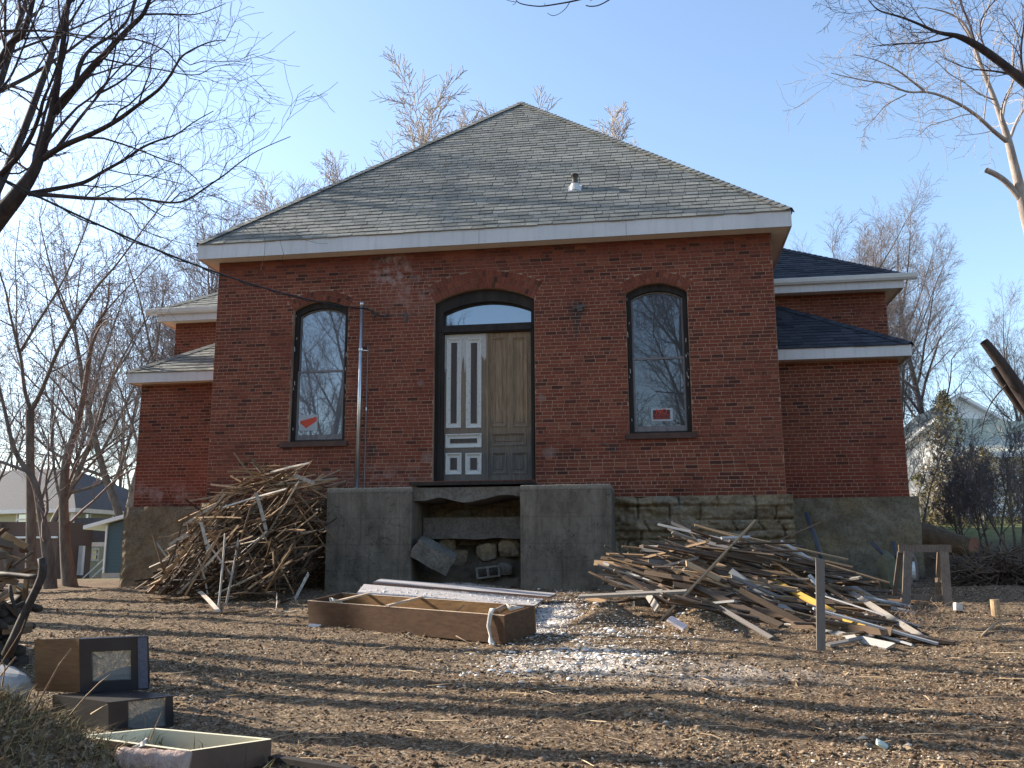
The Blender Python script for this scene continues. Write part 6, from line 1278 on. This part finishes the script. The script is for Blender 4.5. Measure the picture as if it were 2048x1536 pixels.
# ================================================================ houses
MT['siding'] = None
def siding(name, a, step=.12):
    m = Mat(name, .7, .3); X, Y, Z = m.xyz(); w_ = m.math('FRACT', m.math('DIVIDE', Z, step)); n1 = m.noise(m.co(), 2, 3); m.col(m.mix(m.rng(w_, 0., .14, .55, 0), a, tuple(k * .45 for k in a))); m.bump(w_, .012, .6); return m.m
MT['beige'] = siding('beige_siding', (.42, .42, .30)); MT['blue'] = siding('blue_grey_siding', (.07, .11, .13)); MT['white_s'] = siding('white_siding', (.82, .82, .80)); MT['maroon'] = siding('brown_siding', (.13, .085, .07)); MT['trim'] = simple('white_trim', (.80, .80, .78), (.72, .72, .7), 4); MT['roof_grey'] = simple('grey_far_shingle', (.26, .24, .22), (.19, .18, .17), 9, .9); MT['roof_blue'] = simple('blue_far_shingle', (.06, .062, .07), (.09, .092, .10), 9, .9); MT['roof_green'] = simple('pale_green_shingle', (.42, .44, .36), (.34, .36, .30), 6, .9); MT['porch_c'] = simple('porch_concrete', (.42, .38, .35), (.34, .31, .29), 4)
def hwin(e, o, ux, n, a, b, z0, z1, arch=False):       # window on wall: o origin, ux along, n outward
    P = lambda s, z, d: o + ux * s + n * d + np.array((0, 0, z))
    m_ = MB(); 
    for (s0, s1, y0, y1) in ((a, b, z0, z0 + .09), (a, b, z1 - .09, z1), (a, a + .09, z0 + .09, z1 - .09), (b - .09, b, z0 + .09, z1 - .09), (a + .09, b - .09, (z0 + z1) / 2 - .04, (z0 + z1) / 2 + .04)):
        c = [P(s, z, d) for d in (.0, .06) for s, z in ((s0, y0), (s1, y0), (s1, y1), (s0, y1))]; m_.add(c, [(4, 5, 6, 7), (0, 1, 5, 4), (1, 2, 6, 5), (2, 3, 7, 6), (3, 0, 4, 7)])
    f_ = m_.build('window', MT['trim'], e); m_ = MB(); m_.add([P(a + .05, z0 + .05, .02), P(b - .05, z0 + .05, .02), P(b - .05, z1 - .05, .02), P(a + .05, z1 - .05, .02)], [(0, 1, 2, 3)]); m_.build('pane', MT['far_glass'], f_)
def wallbox(e, o, ux, uy, L1, L2, z0, z1, mat, nm='wall'):
    c = [o + ux * a + uy * b + np.array((0, 0, z)) for z in (z0, z1) for a, b in ((0, 0), (L1, 0), (L1, L2), (0, L2))]
    m_ = MB(); m_.add(c, [(0, 1, 5, 4), (1, 2, 6, 5), (2, 3, 7, 6), (3, 0, 4, 7), (4, 5, 6, 7)]); return m_.build(nm, mat, e)
def hiproof(e, o, ux, uy, L1, L2, z, rise, mats, ov=.45, nm='roof'):
    m_ = MB(); c = [o + ux * a + uy * b for a, b in ((-ov, -ov), (L1 + ov, -ov), (L1 + ov, L2 + ov), (-ov, L2 + ov))]; h = min(L1, L2) / 2 + ov
    if L1 >= L2: r0, r1 = o + ux * (h - ov) + uy * (L2 / 2), o + ux * (L1 + ov - h) + uy * (L2 / 2)
    else: r0, r1 = o + ux * (L1 / 2) + uy * (h - ov), o + ux * (L1 / 2) + uy * (L2 + ov - h)
    Z = lambda p, z_: (p[0], p[1], z_)
    v = [Z(k, z) for k in c] + [Z(r0, z + rise), Z(r1, z + rise)]
    m_.add(v, [(0, 1, 5, 4), (1, 2, 5), (2, 3, 4, 5), (3, 0, 4)] if L1 >= L2 else [(0, 1, 4), (1, 2, 5, 4), (2, 3, 5), (3, 0, 4, 5)]); r_ = m_.build(nm, mats, e)
    m_ = MB(); lo = [Z(k, z - .2) for k in c]; hi = [Z(k, z - .002) for k in c]; m_.add(lo + hi, [(i, (i + 1) % 4, 4 + (i + 1) % 4, 4 + i) for i in range(4)] + [(0, 3, 2, 1)]); m_.build('eave', MT['trim'], e); return r_
# beige house: its corner points at the viewer at px 137
def dirh(deg): return np.array((math.sin(R(deg)), math.cos(R(deg)), 0.))     # clockwise from +Y
cz = atD(138, 1150, 44.); zb = float(ground(cz[0], cz[1])) - .3; cz[2] = 0; ur = dirh(8); ul = dirh(8 - 90) 
e = empty('beige_house', (cz[0], cz[1], zb), 'two storey beige house with a hipped roof behind the trees at left', 'house')
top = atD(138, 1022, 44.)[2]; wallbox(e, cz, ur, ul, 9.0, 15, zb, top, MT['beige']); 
hiproof(e, cz, ur, ul, 9., 15, top + .15, 2.5, MT['roof_blue'], .5)
nr = -ul; nl = -ur
def s_at(px, o=cz, u_=ur, D_=44.):
    d = ray(px, 1120); A_ = np.array([[u_[0], -d[0]], [u_[1], -d[1]]]); s_ = np.linalg.solve(A_, np.array((CAM[0] - o[0], CAM[1] - o[1]))); return float(s_[0])
def z_at(px, py, o, u_):
    s_ = s_at(px, o, u_); p = o + u_ * s_; d = ray(px, py); t = ((p[0] - CAM[0]) ** 2 + (p[1] - CAM[1]) ** 2) ** .5 / (d[0] ** 2 + d[1] ** 2) ** .5; return float(CAM[2] + d[2] * t)
hwin(e, cz, ur, nr, s_at(161), s_at(173), z_at(167, 1057, cz, ur), z_at(167, 1022, cz, ur)); hwin(e, cz, ur, nr, s_at(215), s_at(227), z_at(220, 1057, cz, ur), z_at(220, 1028, cz, ur))
hwin(e, cz, -ul * -1., nl, 2.2, 3.4, z_at(167, 1055, cz, ur), z_at(167, 1022, cz, ur))
m_ = MB(); m_.bar(cz + nr * .03 + nl * .03 + (0, 0, zb), cz + nr * .03 + nl * .03 + (0, 0, top), .22, .22); m_.build('corner_board', MT['trim'], e)
# porch
o2 = cz + ur * s_at(141) + nr * 2.2; s1_ = s_at(212, o2) ; zt = z_at(170, 1083, o2, ur); hiproof(e, o2, ur, -nr, s1_, 2.2, zt, 1.15, MT['roof_blue'], .25, 'porch_roof')
for px in (162,): s_ = s_at(px, o2); m_ = MB(); m_.bar(o2 + ur * s_ + (0, 0, zb + .5), o2 + ur * s_ + (0, 0, zt - .2), .2, .2, (0, 1, 0)); m_.build('porch_post', MT['trim'], e)
wallbox(e, o2 + ur * 0, ur, -nr, s1_ + .5, 2.1, zb - .3, zb + .45, MT['porch_c'], 'porch_floor'); hwin(e, cz, ur, nr, s_at(180), s_at(195), z_at(187, 1122, cz, ur), z_at(187, 1096, cz, ur))
m_ = MB()
for k in (0, .45): m_.tube([o2 + ur * (s_at(162, o2)) + nr * (.1 + k) + (0, 0, zb + .3), o2 + ur * (s1_ + .3) + nr * (.1 + k) + (0, 0, zb + 1.6)], .03, 6)
m_.build('stair_rail', MT['trim'], e)
# lit roof pane of the left slope is the same roof in sun; low brown building at far left
c3 = atD(-70, 1150, 40.); c3[2] = 0; zb3 = float(ground(c3[0], c3[1])) - .4; e = empty('brown_shed', (c3[0], c3[1], zb3), 'low dark brown building at the left edge before the beige house', 'shed'); u3 = dirh(84); n3 = np.array((u3[1], -u3[0], 0)); n3 = n3 if n3[1] < 0 else -n3
zt3 = atD(30, 1045, 41.)[2]; wallbox(e, c3, u3, -n3, s_at(112, c3, u3), 3., zb3, zt3, MT['maroon']); m_ = MB(); zr = atD(30, 1076, 41.)[2]; m_.bar(c3 + n3 * .04 + (0, 0, zr), c3 + u3 * s_at(112, c3, u3) + n3 * .04 + (0, 0, zr), .08, .16, n3); m_.build('trim_band', MT['trim'], e)
# blue-grey garage
c4 = atD(204, 1150, 33.); c4[2] = 0; zb4 = float(ground(c4[0], c4[1])) - .2; e = empty('blue_garage', (c4[0], c4[1], zb4), 'small dark blue sided garage with white trim beside the brick wing', 'garage'); u4 = dirh(80); n4 = np.array((-u4[1], u4[0], 0)); n4 = -n4 if n4[1] > 0 else n4
zt4 = atD(204, 1050, 33.)[2]; zf = atD(204, 1146, 33.)[2]; LL = 4.
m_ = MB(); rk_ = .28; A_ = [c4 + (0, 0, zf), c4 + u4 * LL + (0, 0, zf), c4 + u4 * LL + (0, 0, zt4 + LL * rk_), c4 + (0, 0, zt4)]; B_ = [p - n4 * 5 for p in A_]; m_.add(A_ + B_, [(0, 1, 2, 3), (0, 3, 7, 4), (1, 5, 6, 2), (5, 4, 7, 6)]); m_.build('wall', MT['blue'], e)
wallbox(e, c4 + n4 * .02, u4, -n4, LL, 4.9, zb4 - .3, zf, MT['porch_c'], 'foundation')
m_ = MB(); a = c4 - u4 * .7 + n4 * .25 + (0, 0, zt4 - .7 * rk_ + .05); b = c4 + u4 * LL + n4 * .25 + (0, 0, zt4 + LL * rk_ + .05); dd = -n4 * 5.4; up_ = np.array((0, 0, .13)); m_.add([a, b, b + up_, a + up_, a + dd, b + dd, b + dd + up_, a + dd + up_], [(0, 1, 2, 3), (1, 0, 4, 5), (3, 2, 6, 7), (0, 3, 7, 4)]); m_.build('roof', MT['trim'], e)
m_ = MB(); m_.bar(c4 + n4 * .03 + u4 * .06 + (0, 0, zf), c4 + n4 * .03 + u4 * .06 + (0, 0, zt4), .05, .11, n4); m_.build('corner_board', MT['trim'], e)
# white house at right
cW = atD(2005, 900, 40.); bx_ = cW.copy(); zb5 = float(ground(cW[0], cW[1])) - .5
e = empty('white_house', (cW[0] - 2, cW[1], zb5), 'white sided house with gables half hidden behind the shrubs at right', 'house')
def gable(pxl, pxr, D_, eave_py, peak_py, depth, mat, rmat, base, ov=.35, nm='wall', peak=.5, rot=0.):
    a = atD(pxl, 1000, D_); b = atD(pxr, 1000, D_); a[2] = b[2] = 0; b[1] = a[1]; L = b[0] - a[0]; ze = atD((pxl + pxr) / 2, eave_py, D_)[2]; zp = atD((pxl + pxr) / 2, peak_py, D_)[2]; xp = a[0] + L * peak
    m_ = MB(); A_ = [(a[0], a[1], base), (b[0], a[1], base), (b[0], a[1], ze), (xp, a[1], zp), (a[0], a[1], ze)]; B_ = [(x, y + depth, z) for x, y, z in A_]; m_.add(A_ + B_, [(0, 1, 2, 3, 4), (0, 4, 9, 5), (1, 6, 7, 2), (6, 5, 9, 8, 7)]); wl_ = m_.build(nm, mat, e)
    sl_ = (zp - ze) / (xp - a[0]); sr_ = (zp - ze) / (b[0] - xp); m_ = MB(); t = .16
    for x0, z0, x1, z1 in ((a[0] - ov, ze - ov * sl_, xp, zp), (xp, zp, b[0] + ov, ze - ov * sr_)):
        q_ = [(x0, a[1] - ov, z0 + .02), (x1, a[1] - ov, z1 + .02), (x1, a[1] - ov, z1 + t), (x0, a[1] - ov, z0 + t)]; q2 = [(x, a[1] + depth + ov, z) for x, y, z in q_]; m_.add(q_ + q2, [(0, 1, 2, 3), (4, 7, 6, 5), (0, 4, 5, 1), (1, 5, 6, 2) if x1 > xp else (0, 3, 7, 4)], 0); m_.add([q_[3], q_[2], q2[2], q2[3]], [(0, 1, 2, 3)], 1)
    rf = m_.build('roof', [MT['trim'], rmat], e)
    if rot:
        for o_ in (wl_, rf):
            Mr = Matrix.Translation((b[0], a[1], 0)) @ Matrix.Rotation(rot, 4, 'Z') @ Matrix.Translation((-b[0], -a[1], 0)); o_.data.transform(Mr)
    return a, L, ze
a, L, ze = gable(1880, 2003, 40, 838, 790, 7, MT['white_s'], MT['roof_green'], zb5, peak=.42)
hwin(e, np.array((a[0], a[1], 0)), np.array((1., 0, 0)), np.array((0, -1., 0)), L * .58, L * .58 + .85, atD(1960, 877, 40)[2], atD(1960, 834, 40)[2])
gable(1770, 1905, 37.5, 890, 838, 5, MT['white_s'], MT['roof_green'], zb5, nm='wing_wall', peak=.9, rot=R(-62))
# long low garage roof
a = atD(1915, 1000, 36.); b = atD(2140, 1000, 34.5); zr0 = atD(1950, 905, 36.)[2]; zr1 = atD(1950, 872, 39.)[2]; e = empty('white_garage', (a[0] + 2, a[1], zb5), 'low white garage with a pale green roof at the right edge', 'garage')
m_ = MB(); m_.add([(a[0] - .3, a[1] - .4, zr0), (b[0], a[1] - .4, zr0), (b[0], a[1] + 4, zr1 + .4), (a[0] - .3, a[1] + 4, zr1 + .4)], [(0, 1, 2, 3)]); m_.build('roof', MT['roof_green'], e)
m_ = MB(); m_.box((a[0] - .3, a[1] - .46, zr0 - .22), (b[0], a[1] - .4, zr0 + .01)); m_.build('gutter', MT['trim'], e)
m_ = MB(); m_.box((a[0], a[1], zb5 - 1), (b[0], a[1] + 4, zr0 - .02)); m_.build('wall', MT['white_s'], e)
x0 = atD(2012, 1000, 36.)[0]; m_ = MB(); m_.box((x0, a[1] - .03, zb5), (x0 + .12, a[1] - .005, zr0 - .23)); m_.build('corner_board', MT['dark_metal'], e)
